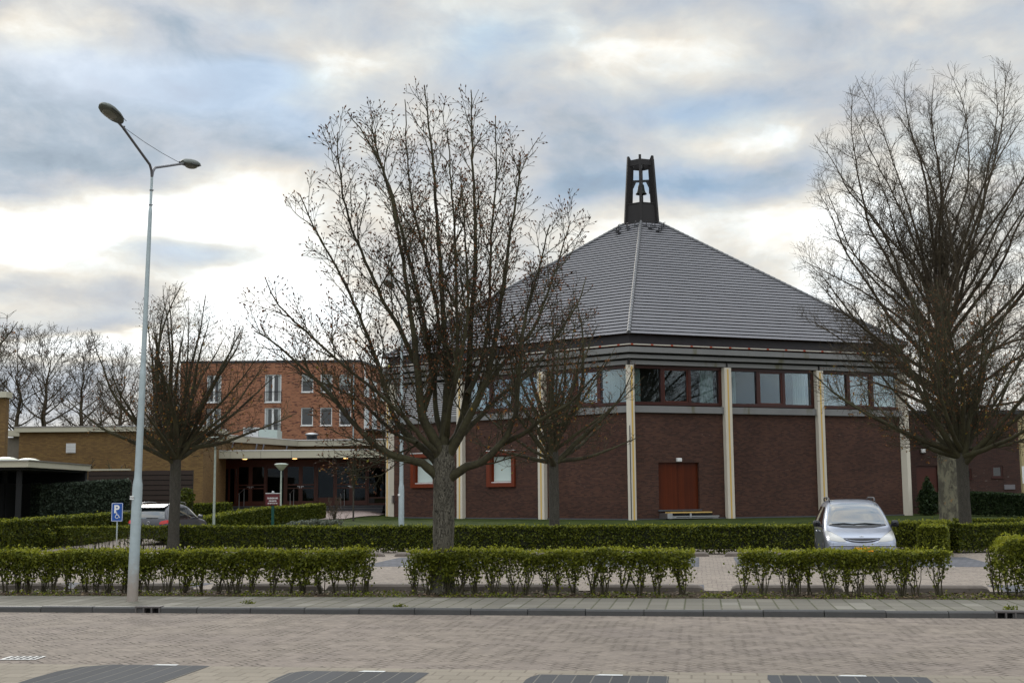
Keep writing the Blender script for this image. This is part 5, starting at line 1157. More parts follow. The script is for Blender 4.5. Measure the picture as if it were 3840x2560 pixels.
# far side of the car park
h2 = [gp(90, 2056), gp(700, 2062), gp(1300, 2070), gp(2400, 2075), gp(3060, 2076)]; mid = gp(640, 2062)
hedge('thin see-through left end of the long second hedge', [h2[0], mid], .28, .80, .86, 1500, .055, sparse=.48, seed=21, stems=14, core=False, group='hedges beyond the car park')
hedge('long dense clipped hedge across the far side of the car park', [mid]+h2[1:], .36, .86, .88, 2600, .058, seed=22, stems=11, group='hedges beyond the car park', core_low=.16)
# right of the silver car
hedge('broad hedge block beside the silver car on its right', [gp(3330, 2062), gp(3560, 2060)], .62, .92, .90, 4200, .055, 'leaf_front', seed=23, group='hedges beyond the car park')
hedge('short yellow-green hedge stub pointing to the street right of the silver car', [gp(3500, 2090), gp(3522, 2045)], .42, .80, .88, 4200, .055, 'leaf_front', seed=24, group='hedges beyond the car park')
hedge('dark clipped hedge round the twin trunks at the right border', [gp(3572, 2072), gp(4150, 2058)], .40, .86, .92, 3000, .055, seed=25, group='hedges beyond the car park', tips=True)
# lawn edge hedges
def at(px, Y): return (X_(px, Y), Y)
hedge('low trimmed hedge along the lawn before the church, left half', [at(600, 54.5), at(1500, 53.)], .35, .50, .50, 1700, .06, seed=26, group='low hedges along the lawn', rough=.02)
hedge('low trimmed hedge along the lawn before the church, right half', [at(1500, 53.), at(3420, 50.)], .35, .54, .54, 1700, .06, seed=27, group='low hedges along the lawn', rough=.02)
hedge('low trimmed hedge on the lawn behind the twin trunks', [at(3570, 50.), at(4050, 49.)], .35, .72, .74, 1700, .06, seed=28, group='low hedges along the lawn', rough=.02)
hedge('hedge running away from the street along the left boundary', [at(-60, 44.), at(180, 49.), at(490, 58.)], .5, 1.12, 1.25, 2400, .07, seed=29, group='hedges by the entrance')
hedge('clipped hedge rising towards the entrance, with a cut end face', [at(690, 55.), at(1195, 73.)], .45, .80, .82, 2400, .075, seed=30, group='hedges by the entrance')
hedge('dark hedge piece left of the entrance steps', [at(640, 72.), at(855, 75.)], .5, .85, .88, 2000, .08, 'leaf_mid', seed=31, group='hedges by the entrance')
hedge('tall grey green ivy hedge before the black carport', [at(136, 57.), at(470, 60.)], .55, 2.35, 2.45, 5200, .085, 'leaf_ivy', seed=32, name='ivy_hedge', group=None, tips=False)
hedge('dark green clipped hedge before the brick side wing', [at(3610, 72.), at(3720, 70.), at(4050, 64.)], .6, 1.32, 1.0, 3400, .08, 'leaf_dark', seed=33, group=None, tips=False)
cf = at(3475, 74.); cz = zt(*cf); t = thing('conifer', (*cf, cz), 'upright dark conifer in front of the side wing door', 'conifer'); rng = np.random.default_rng(41); Q = []
for i in range(15):
    a = rng.uniform(0, 2*pi); r_ = rng.uniform(0, .62); hgt = (2.15-r_*1.1)*rng.uniform(.75, 1.05); b0 = np.array([cos(a)*r_*.6, sin(a)*r_*.6, 0.]); b1 = np.array([cos(a)*r_*1.15, sin(a)*r_*1.15, hgt]); u = rng.uniform(.05, 1, 430)**.8; w_ = (.24*(1-u)**.6+.02)[:, None]
    Q.append(b0+(b1-b0)*u[:, None]+rng.normal(size=(430, 3))*w_*np.array([.8, .8, .5]))
leafobj('foliage', np.vstack(Q)+np.array([*cf, cz]), .075, M['leaf_dark'], t, rng, elong=2.2)
b = MB(); b.tube([(*cf, cz-.05), (*cf, cz+1.2)], [.06, .03], 6); b.build('trunk', M['stem'], t)
bush('small bright shrub at the left end of the second hedge', gp(60, 2062), .55, .5, .85, 2600, .06, 'leaf_front', 42, 'shrub', 'shrub', .02, tipm='leaf_tip')
bush('loose shrub beside the first bright one at the far left', gp(170, 2062), .45, .4, .82, 1500, .055, 'leaf_mid', 43, 'shrub', 'shrub', .05, tipm='leaf_tip')
for i, (px, Y) in enumerate(((1120, 60.), (1180, 61.), (1245, 60.5))): bush(('leftmost', 'middle', 'rightmost')[i]+' of three low grey lavender cushions behind the low hedge', at(px, Y), .65, .5, .42, 1500, .06, 'leaf_grey', 50+i, 'lavender', 'plant', .0, 'lavender cushions')
bush('green climber by the fence behind the off-roader', at(700, 66.), .5, .4, 1.9, 1100, .08, 'leaf_mid', 55, 'shrub', 'shrub', .3)
# weeds in the bed and along the kerb
rng = np.random.default_rng(8); k = 5200; e = rng.uniform(-15, 14, k); e = e[np.sin(e*2.7)+np.sin(e*6.1)*.8+rng.normal(0, .5, len(e)) > -.2]; k = len(e); n_ = N_WALK+.02+rng.uniform(0, 1, k)**1.6*1.2; P = EV*e[:, None]+NV*n_[:, None]; P[:, 2] = rng.exponential(.025, k); V, F = quads(P, .035, rng); tag(link(arr_mesh('weeds', V, F), 'weeds', M['leaf_front']), 'low green weeds growing along the planting bed behind the pavement', 'weeds', kind='stuff')
k = 3800; e = rng.uniform(-15, 14, k); n_ = N_WALK+.05+rng.uniform(0, 1.5, k); P = EV*e[:, None]+NV*n_[:, None]; P[:, 2] = rng.uniform(0, .02, k); V, F = quads(P, .045, rng, up=(0, 0, 1), flat_=.7); tag(link(arr_mesh('leaf_litter', V, F), 'leaf_litter', leafmat('dry leaf litter', [(.03, .02, .012), (.09, .055, .025), (.16, .11, .06)], .0)), 'dry brown leaf litter on the soil under the front hedge', 'leaf litter', kind='stuff')
for px, py in ((930, 2262), (1495, 2274), (3790, 2285)):
    a = G(px, py, 0.); P = a+rng.normal(size=(60, 3))*np.array([.06, .02, .0])+np.abs(rng.normal(size=(60, 3)))*np.array([0, 0, .035]); V, F = quads(P, .03, rng); o = link(arr_mesh('weed', V-a, F), 'weed', M['leaf_front']); o.location = Vector(a); tag(o, {930: 'small weed tuft on the kerb beside the tall street lamp', 1495: 'small weed tuft on the kerb left of the big tree', 3790: 'small weed tuft above the right kerb gully'}[px], 'weed')

# ------------------------------------------------------------------ trees
class Tree:
    def __init__(s, base, seed, env, lat_len=(1.9, .75, .28), spacing=(.34, .20, .13), seg=(.22, .13, .09), rtip=.004, trop=(.05, .05, .04), wig=(.06, .09, .16), maxlev=3, ang=(38, 42, 45), bud=.03, pair=.6, up=(.26, .22, .12), rbase=(.42, .5, .55), minr=.004):
        s.b = np.array(base, float); s.r = random.Random(seed); s.env = env; s.P = []; s.tips = []; s.__dict__.update(dict(ll=lat_len, sp=spacing, sg=seg, rt=rtip, tr=trop, wg=wig, ml=maxlev, an=ang, bud=bud, pr=pair, up=up, rb=rbase, minr=minr)); s.mid = []
    def inside(s, p, k=1.):
        return s.env(p-s.b) < k
    def shoot(s, p, d, length, r0, lev, r1=None):
        R = s.r; sg = s.sg[min(lev, 2)]; n = max(2, int(length/sg)); pts = [p]; d = d/np.linalg.norm(d)
        for i in range(n):
            w = s.wg[min(lev, 2)]; d = d+np.array([R.gauss(0, w), R.gauss(0, w), R.gauss(0, w*.8)+s.tr[min(lev, 2)]]); d /= np.linalg.norm(d); p = p+d*sg
            pts.append(p)
            if not s.inside(p): break
        m = len(pts); r1 = s.rt if r1 is None else r1; rad = [r0+(r1-r0)*(i/(m-1))**.85 for i in range(m)]
        return pts, rad
    def limb(s, pts, rad, lev=0, free=.12):
        s.P.append((pts, rad, lev))
        if lev >= s.ml: s.tips.append((pts[-1], pts[-1]-pts[-2])); return
        R = s.r; pts_ = np.array(pts); dd = np.linalg.norm(np.diff(pts_, axis=0), axis=1); L = dd.sum(); x = L*free+R.uniform(0, s.sp[min(lev, 2)]); c = np.concatenate([[0], np.cumsum(dd)]); ph = R.uniform(0, 2*pi)
        while x < L*.985:
            i = min(len(dd)-1, int(np.searchsorted(c, x, side='right')-1)); t = (x-c[i])/dd[i]; p = pts_[i]*(1-t)+pts_[i+1]*t; r = rad[i]*(1-t)+rad[i+1]*t; tn = (pts_[i+1]-pts_[i])/dd[i]
            q = np.cross(tn, [.31, .17, .93]); q /= np.linalg.norm(q); q2 = np.cross(tn, q); ph += 1.9+R.uniform(-.5, .5)
            for k in range(2 if R.random() < s.pr else 1):
                a = ph+pi*k+R.uniform(-.3, .3); th = radians(s.an[min(lev, 2)]*R.uniform(.75, 1.25)); side = q*cos(a)+q2*sin(a); d = tn*cos(th)+side*sin(th); d[2] += s.up[min(lev, 2)]
                ln = s.ll[min(lev, 2)]*(1.-.62*(x/L))*R.uniform(.45, 1.15); ln = min(ln, (L-x)*1.3+.25*s.ll[min(lev, 2)])
                r0 = max(s.minr, min(r*.72, .006+ln*.0085*s.rb[min(lev, 2)]*2))
                pp, ra = s.shoot(p, d, ln, r0, lev+1)
                if len(pp) > 2 and s.inside(pp[1]): s.limb(pp, ra, lev+1, .10)
            x += s.sp[min(lev, 2)]*R.uniform(.6, 1.4)*(1.2 if lev == 0 else 1)
        s.tips.append((pts[-1], pts_[-1]-pts_[-2]))
    def mesh(s):
        groups = {}
        for pts, rad, lev in s.P:
            n = 10 if rad[0] > .08 else 6 if rad[0] > .025 else 4 if rad[0] > .010 else 3; P = np.array(pts); rad = np.maximum(np.array(rad), s.minr*.6); m = len(P)
            T = np.gradient(P, axis=0); T /= np.linalg.norm(T, axis=1, keepdims=True)+1e-9; ref = np.array([.2, .9, .1]) if abs(T[0, 1]) < .8 else np.array([1., .1, .1]); A = ref-T*(T@ref)[:, None]; A /= np.linalg.norm(A, axis=1, keepdims=True); B = np.cross(T, A)
            w = np.arange(n)*2*pi/n; V = P[:, None]+(A[:, None]*np.cos(w)[None, :, None]+B[:, None]*np.sin(w)[None, :, None])*rad[:, None, None]
            i = np.arange(m-1)[:, None]*n; k = np.arange(n)[None]; k2 = (k+1) % n; F = np.stack([i+k, i+k2, i+n+k2, i+n+k], -1).reshape(-1, 4); groups.setdefault(0, []).append((V.reshape(-1, 3), F))
        o = 0; VV = []; FF = []
        for V, F in groups[0]: VV.append(V); FF.append(F+o); o += len(V)
        return np.vstack(VV), np.vstack(FF)
def spline(pts, rad, step=.2, jit=0., rnd=None):
    pts = [np.array(p, float) for p in pts]; P = [2*pts[0]-pts[1]]+pts+[2*pts[-1]-pts[-2]]; out = []; ro = []
    for i in range(1, len(P)-2):
        n = max(2, int(np.linalg.norm(P[i+1]-P[i])/step))
        for k in range(n):
            t = k/n; a, b, c, d = P[i-1], P[i], P[i+1], P[i+2]; q = .5*((2*b)+(-a+c)*t+(2*a-5*b+4*c-d)*t*t+(-a+3*b-3*c+d)*t**3)
            if jit and rnd and (i > 1 or k > 0): q = q+np.array([rnd.gauss(0, jit), rnd.gauss(0, jit), rnd.gauss(0, jit)])
            out.append(q); ro.append(rad[i-1]+(rad[i]-rad[i-1])*t)
    out.append(pts[-1]); ro.append(rad[-1]); return out, ro
def buds(tr, name, mat_, parent, size, frac=1., extra=0., lowgreen=None, seed=1):
    rng = np.random.default_rng(seed); T = [(p, d) for p, d in tr.tips if rng.uniform() < frac]
    if not T: return
    P = np.array([p for p, d in T]); D = np.array([d for p, d in T]); D /= np.linalg.norm(D, axis=1, keepdims=True)+1e-9; off = wl(parent)
    n = len(P); s = size*rng.uniform(.6, 1.35, n)[:, None]; a = np.cross(D, rng.normal(size=(n, 3))); a /= np.linalg.norm(a, axis=1, keepdims=True); b = np.cross(D, a); w = s*.30
    V = np.stack([P-D*s*.3, P+a*w+D*s*.2, P+b*w+D*s*.2, P-a*w+D*s*.2, P-b*w+D*s*.2, P+D*s], 1).reshape(-1, 3); f = np.array([[0, 2, 1], [0, 3, 2], [0, 4, 3], [0, 1, 4], [5, 1, 2], [5, 2, 3], [5, 3, 4], [5, 4, 1]]); F = (np.arange(n)[:, None, None]*6+f[None]).reshape(-1, 3)
    return link(arr_mesh(name, V-off, F), name, mat_, parent)
def young_leaves(tr, parent, n, size, zmax, mat_, seed, name='young_leaves'):
    rng = np.random.default_rng(seed); T = [p for p, d in tr.tips]; z0 = tr.b[2]; w = np.array([max(0., 1-(p[2]-z0)/zmax) for p in T]); k = rng.uniform(size=len(T)) < w*n; Q = [T[i]+rng.normal(0, size*.5, 3) for i in np.nonzero(k)[0] for _ in range(rng.integers(2, 5))]
    if Q: leafobj(name, np.array(Q), size, mat_, parent, rng, elong=1.3)
def trunk_mesh(base, top, r0, r1, lean=0., n=28, flare=1.35, seed=0, rough=.045, kmid=1.0):
    """tapered trunk with flared foot and lumpy flaking surface"""
    rs = np.random.default_rng(seed); H = top[2]-base[2]; m = int(H/.07)+2; V = []
    ph = rs.uniform(0, 6.28, 8)
    for i in range(m):
        t = i/(m-1); z = base[2]-.1+(H+.1)*t; c = np.array(base[:2])+(np.array(top[:2])-np.array(base[:2]))*t; r = (r0+(r1-r0)*t)*(1-.40*sst(.86, 1., t)); r *= 1+(flare-1)*math.exp(-z*3.5 if z > base[2]-.2 else 0)*1.0
        for k in range(n):
            a = 2*pi*k/n; q = 1+rough*(sin(3*a+ph[0]+z*1.1)*.6+sin(5*a+ph[1]-z*2.3)*.5+sin(9*a+ph[2]+z*3.9)*.4+sin(z*5+a*2+ph[3])*.35)+rs.normal(0, rough*.22); V.append((c[0]+cos(a)*r*q, c[1]+sin(a)*r*q, z))
    V = np.array(V); i = np.arange(m-1)[:, None]*n; k = np.arange(n)[None]; k2 = (k+1) % n; F = np.stack([i+k, i+k2, i+n+k2, i+n+k], -1).reshape(-1, 4); return V, F
K = 1.6327
def env_polar(o, table, sx=1., sl=1.):
    """crown envelope: radius by elevation above the crown origin o (relative to the foot)"""
    el = [a for a, r in table]; ra = [r for a, r in table]
    def f(p):
        d = p-o; h = math.hypot(d[0]*(sx if d[0] > 0 else sl), d[1]); r = math.hypot(h, d[2])
        if r < .5: return .1
        a = math.degrees(math.atan2(d[2], h)); return r/np.interp(a, el, ra)
    return f
# --- the big tree in the front hedge
bx, by = float(W(1662, 2220, 25.85)[0]), 25.85; T1 = thing('bare_tree', (bx, by, 0), 'big bare maple with flaking trunk and opening buds in the front hedge', 'tree', 'bare maples round the car park')
env1 = env_polar(np.array([0, 0, 2.9]), [(-40, 2.0), (-12, 2.6), (0, 3.6), (20, 4.3), (37, 5.1), (53, 6.1), (73, 7.3), (90, 8.3)], sx=1.16)
tr = Tree((bx, by, 0), 5, env1, lat_len=(2.1, .76, .25), spacing=(.31, .215, .15), seg=(.20, .12, .08), wig=(.05, .09, .17), up=(.17, .17, .10), trop=(.03, .035, .03), ang=(36, 40, 46), minr=.0042, rtip=.0038)
def L1(pts, r0, r1, dy):                               # limb through points seen in the photo, depth leaning dy metres by its end
    o = []; n = len(pts)
    for i, (a, b) in enumerate(pts): o.append(W(a*K, b*K, by+dy*(i/(n-1))**.9))
    n2 = len(o); rad = [1.0*(r0+(r1-r0)*(i/(n2-1))**.72) for i in range(n2)]
    P_, R_ = spline(o, rad, .2, .008, tr.r); tr.limb(P_, R_, 0, .10)
limbs1 = [
 ([(1010, 1100), (985, 1072), (950, 1058), (892, 1040), (857, 1017), (800, 960), (755, 900), (700, 850), (640, 795), (585, 760)], .115, .012, -.5),
 ([(1022, 1100), (1045, 1090), (1071, 1072), (1105, 1061), (1150, 1020), (1174, 976), (1187, 927), (1194, 838), (1205, 740), (1232, 640), (1262, 520)], .125, .012, -.8),
 ([(1150, 1020), (1201, 996), (1253, 955), (1310, 925), (1350, 880), (1390, 830)], .07, .010, -1.6),
 ([(1012, 1075), (995, 1051), (957, 1017), (926, 989), (902, 948), (878, 873), (857, 804), (815, 700), (770, 610), (720, 520), (690, 450)], .10, .010, .9),
 ([(1010, 1060), (995, 1031), (965, 1000), (945, 975), (905, 935), (840, 880), (780, 830), (700, 760), (640, 700), (610, 640)], .075, .010, -1.3),
 ([(1015, 1050), (1003, 1020), (985, 992), (968, 950), (964, 905), (957, 838), (951, 769), (940, 690), (925, 600), (908, 500), (880, 390), (852, 290)], .135, .012, -.6),
 ([(968, 950), (985, 900), (992, 860), (984, 804), (972, 735), (950, 640), (925, 540), (895, 430), (850, 330), (800, 260)], .09, .010, .7),
 ([(1018, 1060), (1019, 1015), (1026, 941), (1029, 872), (1024, 804), (1019, 735), (1010, 600), (1002, 470), (990, 330), (975, 200)], .14, .012, .25),
 ([(1022, 1055), (1040, 1020), (1060, 975), (1073, 905), (1079, 830), (1082, 735), (1092, 600), (1090, 470), (1084, 340), (1082, 210)], .135, .012, .9),
 ([(1028, 1050), (1053, 1003), (1085, 945), (1108, 895), (1130, 820), (1142, 752), (1158, 640), (1172, 540), (1190, 430), (1195, 360)], .11, .011, -.9),
 ([(1073, 905), (1100, 850), (1120, 760), (1125, 650), (1130, 520), (1140, 400), (1138, 270)], .065, .010, 1.5),
 ([(1105, 895), (1160, 830), (1220, 760), (1255, 680), (1285, 590), (1310, 510)], .06, .010, .8),
 ([(957, 838), (920, 760), (880, 690), (840, 600), (800, 500), (780, 400), (775, 310)], .06, .010, -1.2),
 ([(1026, 941), (1045, 880), (1050, 780), (1048, 650), (1045, 520), (1035, 400), (1028, 300)], .06, .010, -1.3),
 ([(1019, 1010), (1000, 940), (1000, 860), (1010, 760), (985, 620), (950, 480), (935, 360), (930, 230)], .07, .010, 1.8),
 ([(1053, 1003), (1100, 960), (1160, 900), (1225, 850), (1280, 770), (1330, 690), (1345, 640)], .07, .010, 1.8),
 ([(957, 1017), (900, 990), (840, 930), (790, 900), (720, 870), (660, 830), (600, 790)], .05, .009, 1.5),
 ([(1026, 1000), (1030, 960), (1040, 900), (1060, 820), (1075, 700), (1070, 560), (1060, 430)], .07, .010, -2.0),
 ([(1010, 1060), (985, 1030), (960, 1020), (915, 1040), (865, 1060), (815, 1050), (770, 1040)], .04, .008, 1.2)]
for l in limbs1: L1(*l)
V, F = tr.mesh(); link(arr_mesh('crown', V-np.array([bx, by, 0]), F, True), 'crown', M['branch'], T1)
print('tree1 faces', len(F), 'branches', len(tr.P))
V, F = trunk_mesh((bx-.02, by, 0), (bx+.03, by, float(W(1662, 1022*K, by)[2])), .205, .225, seed=4, rough=.05); link(arr_mesh('trunk', V-np.array([bx, by, 0]), F, True), 'trunk', M['bark'], T1)
buds(tr, 'buds', M['buds_dark'], T1, .050, .85, seed=2); young_leaves(tr, T1, .16, .042, 5.2, M['buds'], 3)

# --- procedural limbs for the other trees
def bare_tree(name, label, base, H, hc, table, seed, tr_r, nl=14, lean=.0, mats=('bark2', 'branch'), group=None, sx=1., kw={}, ybase=0., leader=True, limb_el=(12, 78), limb_r=.3, bud=.04, leaves=0., lmat='buds', cat='tree', split=False, yl=.05, trunkr=.045, tb=1.):
    t = thing(name, base, label, cat, group); b = np.array(base, float); o = np.array([0, 0, hc]); env = env_polar(o, table, sx=sx); T = Tree(b, seed, env, **kw); R = random.Random(seed+99)
    top = b+np.array([lean, 0, hc]); lmax = lambda el: np.interp(el, [a for a, r in table], [r for a, r in table])
    if leader:                                         # central stem going up, limbs leave it on the way
        n = int(H*(.93 if split != 'fan' else .70)-hc); pts = [top+np.array([R.gauss(0, .03)*i, R.gauss(0, .03)*i, i*1.]) for i in range(max(3, n))]; rad = [max(.008, tr_r*(.92 if split else .5)*(1-i/(len(pts)-1))**(.9 if split else .7)) for i in range(len(pts))]; P_, R_ = spline(pts, rad, .3, .01, R); T.limb(P_, R_, 0, .1)
    for i in range(nl):
        f = i/(nl-1); el = limb_el[0]+(limb_el[1]-limb_el[0])*f**.8; az = i*2.39996+R.uniform(-.3, .3); 
        if leader and split: zs_ = hc+(H-hc)*(.70 if split is True else .30)*f; p = b+np.array([0, 0, zs_]); rr_ = tr_r*(1-(.8 if split is True else .3)*f)*limb_r*(1.1 if split is True else R.uniform(.75, 1.1))
        else: p = top+np.array([0, 0, R.uniform(-.45, .35)]); rr_ = tr_r*limb_r*R.uniform(1.1, 2.1)
        e_ = radians(el); d = np.array([cos(az)*cos(e_), sin(az)*cos(e_), sin(e_)]); ln = lmax(el)*1.25*(1.-.45*f if split is True else 1.)
        pp, ra = T.shoot(p, d, ln, rr_, 0, r1=.008)
        if len(pp) > 3: P_, R_ = pp, ra; T.limb(P_, R_, 0, .12)
    V, F = T.mesh(); link(arr_mesh('crown', V-b, F, True), 'crown', M[mats[1]], t); print(name, 'faces', len(F), 'br', len(T.P))
    V, F = trunk_mesh(tuple(b), tuple(top+np.array([0, 0, .45])), tr_r*1.05*tb, tr_r*1.0, seed=seed, rough=trunkr); link(arr_mesh('trunk', V-b, F, True), 'trunk', M[mats[0]], t)
    if bud: buds(T, 'buds', M['buds_dark'], t, bud, .8, seed=seed)
    if leaves: young_leaves(T, t, leaves, yl, H, M[lmat], seed+1)
    return t
def fx(px, Y): return (X_(px, Y), Y, zt(X_(px, Y), Y))
G_ = 'bare maples round the car park'
bare_tree('bare_tree', 'slim bare maple in the second hedge before the church corner', fx(2077, 42.6), 9.2, 3.35, [(-35, 2.0), (-10, 2.3), (10, 3.0), (40, 3.8), (65, 4.8), (90, 5.9)], 61, .165, 22, group=G_, kw=dict(lat_len=(1.4, .65, .28), spacing=(.36, .29, .22), seg=(.25, .16, .11), minr=.0048, rtip=.0045, up=(.13, .14, .1), trop=(.03, .04, .04)), leaves=.12, limb_el=(5, 78), yl=.05, bud=.045, limb_r=.34)
bare_tree('bare_tree', 'round bare maple in the left hedge, in front of the parked off-roader', fx(657, 46.), 10.2, 3.35, [(-35, 2.6), (-10, 3.6), (10, 4.2), (40, 4.8), (65, 5.4), (90, 6.5)], 62, .19, 29, group=G_, kw=dict(lat_len=(1.7, .8, .3), spacing=(.36, .29, .22), seg=(.27, .17, .12), minr=.0050, rtip=.0048, up=(.12, .14, .1), trop=(.022, .035, .04)), leaves=.14, limb_el=(5, 83), yl=.055, bud=.05, limb_r=.34)
bare_tree('bare_tree', 'bare maple with orange buds at the right, front one of the twin trunks', fx(3612, 45.), 9.5, 3.1, [(-35, 2.6), (-10, 4.4), (10, 5.6), (40, 6.0), (65, 6.2), (90, 6.6)], 63, .20, 26, group=G_, kw=dict(lat_len=(2.1, .9, .32), spacing=(.36, .30, .22), seg=(.28, .18, .12), minr=.0048, rtip=.0045, up=(.12, .14, .1), trop=(.028, .038, .04)), leaves=.16, limb_el=(4, 76), yl=.055, bud=.05, limb_r=.34)
bare_tree('bare_tree', 'bare maple outside the left border whose twig ends reach into the photo', (-14.9, 28.2, 0.), 10., 2.9, [(-35, 2.0), (-10, 2.8), (10, 3.8), (40, 4.6), (65, 6.0), (90, 7.6)], 64, .2, 13, group=G_, kw=dict(lat_len=(1.7, .75, .28), spacing=(.36, .25, .18), seg=(.25, .16, .11), minr=.005, rtip=.0045), leaves=.2)
bare_tree('tall_tree', 'very tall bare tree with pale thick trunk, rear one of the twin trunks', fx(3556, 57.), 22.0, 5.0, [(-30, 3.), (0, 4.5), (20, 6.3), (34, 7.6), (47, 10.1), (69, 14.3), (80, 16.4), (90, 17.)], 65, .40, 46, mats=('bark_pale', 'branch_dark'), kw=dict(lat_len=(3.2, 1.4, .62), spacing=(.50, .33, .25), seg=(.45, .26, .18), minr=.0055, rtip=.004, trop=(.014, .022, .035), wig=(.07, .09, .12), ang=(44, 40, 42), up=(.10, .14, .14), pair=.7), split='fan', limb_el=(12, 68), limb_r=.33, bud=0, sx=.95, trunkr=.03, tb=1.12)
# row of tall trees behind the left buildings: two built, three copied
bk = dict(lat_len=(2.9, 1.3, .6), spacing=(.80, .58, .48), seg=(.5, .32, .24), minr=.015, rtip=.013, trop=(.03, .05, .04), wig=(.09, .14, .18), ang=(42, 42, 46))
tab = [(-35, 3.2), (-10, 4.2), (10, 4.6), (35, 5.8), (60, 8.2), (80, 10.4), (90, 11.)]
YB = 118.
def bpos(px): x = X_(px, YB); return (x, YB, .9)
GB = 'row of tall bare trees behind the left buildings'
b1 = bare_tree('background_tree', 'tall bare tree just behind the end of the cream fascia', bpos(54), 17.2, 6.4, tab, 71, .26, 19, mats=('bark2', 'branch_dark'), kw=bk, split=True, limb_el=(5, 70), limb_r=.34, bud=0, group=GB, leaves=.12, lmat='buds_dark', yl=.12)
b2 = bare_tree('background_tree', 'tall bare tree above the small white vent, second in the row', bpos(158), 17.2, 6.6, tab, 72, .28, 19, mats=('bark2', 'branch_dark'), kw=bk, split=True, limb_el=(8, 72), limb_r=.36, bud=0, group=GB, leaves=.12, lmat='buds_dark', yl=.12)
for src, px, s_, rz, lab in ((b1, 300, (.95, .95, .97), 2.2, 'tall bare tree left of the street lamp mast, third in the row'), (b2, 444, (.86, .86, .90), 1.1, 'tall bare tree close behind the street lamp mast, fourth in the row'), (b2, -60, (1., 1., 1.0), 4., 'tall bare tree cut off by the left border of the photo')):
    c = copy_tree(src); c.location = Vector(bpos(px)); c.scale = s_; c.rotation_euler[2] = rz; c['label'] = lab
for px, s_, rz, Yb_, lab in ((560, .8, .6, 128., 'far bare tree behind the round left maple, left one'), (640, .78, 3.6, 134., 'far bare tree behind the round left maple, right one'), (375, .80, 2.9, 138., 'bare tree standing back between the third and fourth of the row')):
    c = copy_tree(b1 if rz > 3 else b2); c.location = Vector((X_(px, Yb_), Yb_, .9)); c.scale = (s_*1.1, s_*1.1, s_); c.rotation_euler[2] = rz; c['label'] = lab
# young columnar tree and twiggy shrub before the entrance
bare_tree('young_tree', 'slender young tree with upright twigs before the entrance', fx(1326, 70.), 4.5, 1.6, [(-35, .3), (0, .35), (30, .45), (60, .8), (80, 2.), (90, 3.0)], 81, .045, 9, kw=dict(lat_len=(.7, .4, .2), spacing=(.25, .2, .2), seg=(.2, .14, .1), minr=.007, rtip=.006, ang=(16, 20, 30), maxlev=2), limb_el=(68, 84), bud=0, limb_r=.3)
bare_tree('twiggy_shrub', 'small leafless reddish shrub before the entrance path', fx(1257, 66.), 1.5, .12, [(-35, .4), (0, .6), (40, .9), (70, 1.15), (90, 1.3)], 82, .03, 12, mats=('branch', 'branch_dark'), kw=dict(lat_len=(.5, .25, .12), spacing=(.16, .14, .12), seg=(.12, .09, .07), minr=.006, rtip=.006, maxlev=2), limb_el=(40, 82), bud=.03, cat='shrub', leader=False)
for px, lab in ((336, 'knobbly pollarded shrub above the dark fence, left one'), (432, 'knobbly pollarded shrub above the dark fence, right one')):
    bare_tree('pollard_shrub', lab, (X_(px, 69.2), 69.2, .5), 3.9, 1.9, [(-35, .7), (0, .85), (40, 1.1), (70, 1.5), (90, 1.9)], 83+px, .09, 6, kw=dict(lat_len=(.35, .2, .1), spacing=(.3, .2, .2), seg=(.2, .12, .1), minr=.02, rtip=.018, maxlev=1, wig=(.2, .25, .3)), limb_el=(30, 75), bud=.1, group='pollarded shrubs', limb_r=.35, cat='shrub', leader=False)

# ------------------------------------------------------------------ sky, sun, camera
SUN_EL, SUN_AZ = radians(24), radians(-26)             # azimuth from straight ahead, negative to the left: behind the buildings
w = bpy.data.worlds.new('World'); SC.world = w; w.use_nodes = True; NT = w.node_tree; NT.nodes.clear()
out = nd('ShaderNodeOutputWorld'); bg = nd('ShaderNodeBackground'); NT.links.new(bg.outputs[0], out.inputs[0])
sky = nd('ShaderNodeTexSky', sky_type='NISHITA'); sky.sun_disc = False; sky.sun_elevation = SUN_EL; sky.sun_rotation = SUN_AZ; sky.air_density = 1.2; sky.dust_density = 2.; sky.ozone_density = 2.
D = S(nd('ShaderNodeTexCoord').outputs['Generated']); dx, dy, dz = xyz(vm('NORMALIZE', D))
az = m_('ARCTAN2', dx, dy); el = m_('ARCSINE', dz)
pl = vec(dx/(m_('ABSOLUTE', dz)+.22), dy/(m_('ABSOLUTE', dz)+.22), 0.)
w1 = noise(pl, 1.7, 5., .55); w2 = noise(vm('ADD', pl, (7.3, 2.1, 0)), 2.2, 5., .55); f1 = noise(vm('ADD', pl, (3., 9., 0)), 2.6, 6., .58); f2 = noise(pl, 6.5, 6., .62)
a_ = az+(w1-.5)*.11; e__ = el+(w2-.5)*.055
def azel(x, y):
    r = ray(x*K, y*K); r = r/np.linalg.norm(r); return math.atan2(r[0], r[1]), asin(r[2])
f3 = noise(vec(az*6.5+w1, el*11.+w2, 1.), 1., 7., .52, .35); f4 = noise(vec(az*16., el*26.+w1, 4.), 1., 5., .6, .4); base = .53+(f1-.5)*.15+(f3-.5)*1.5+(f4-.5)*.50
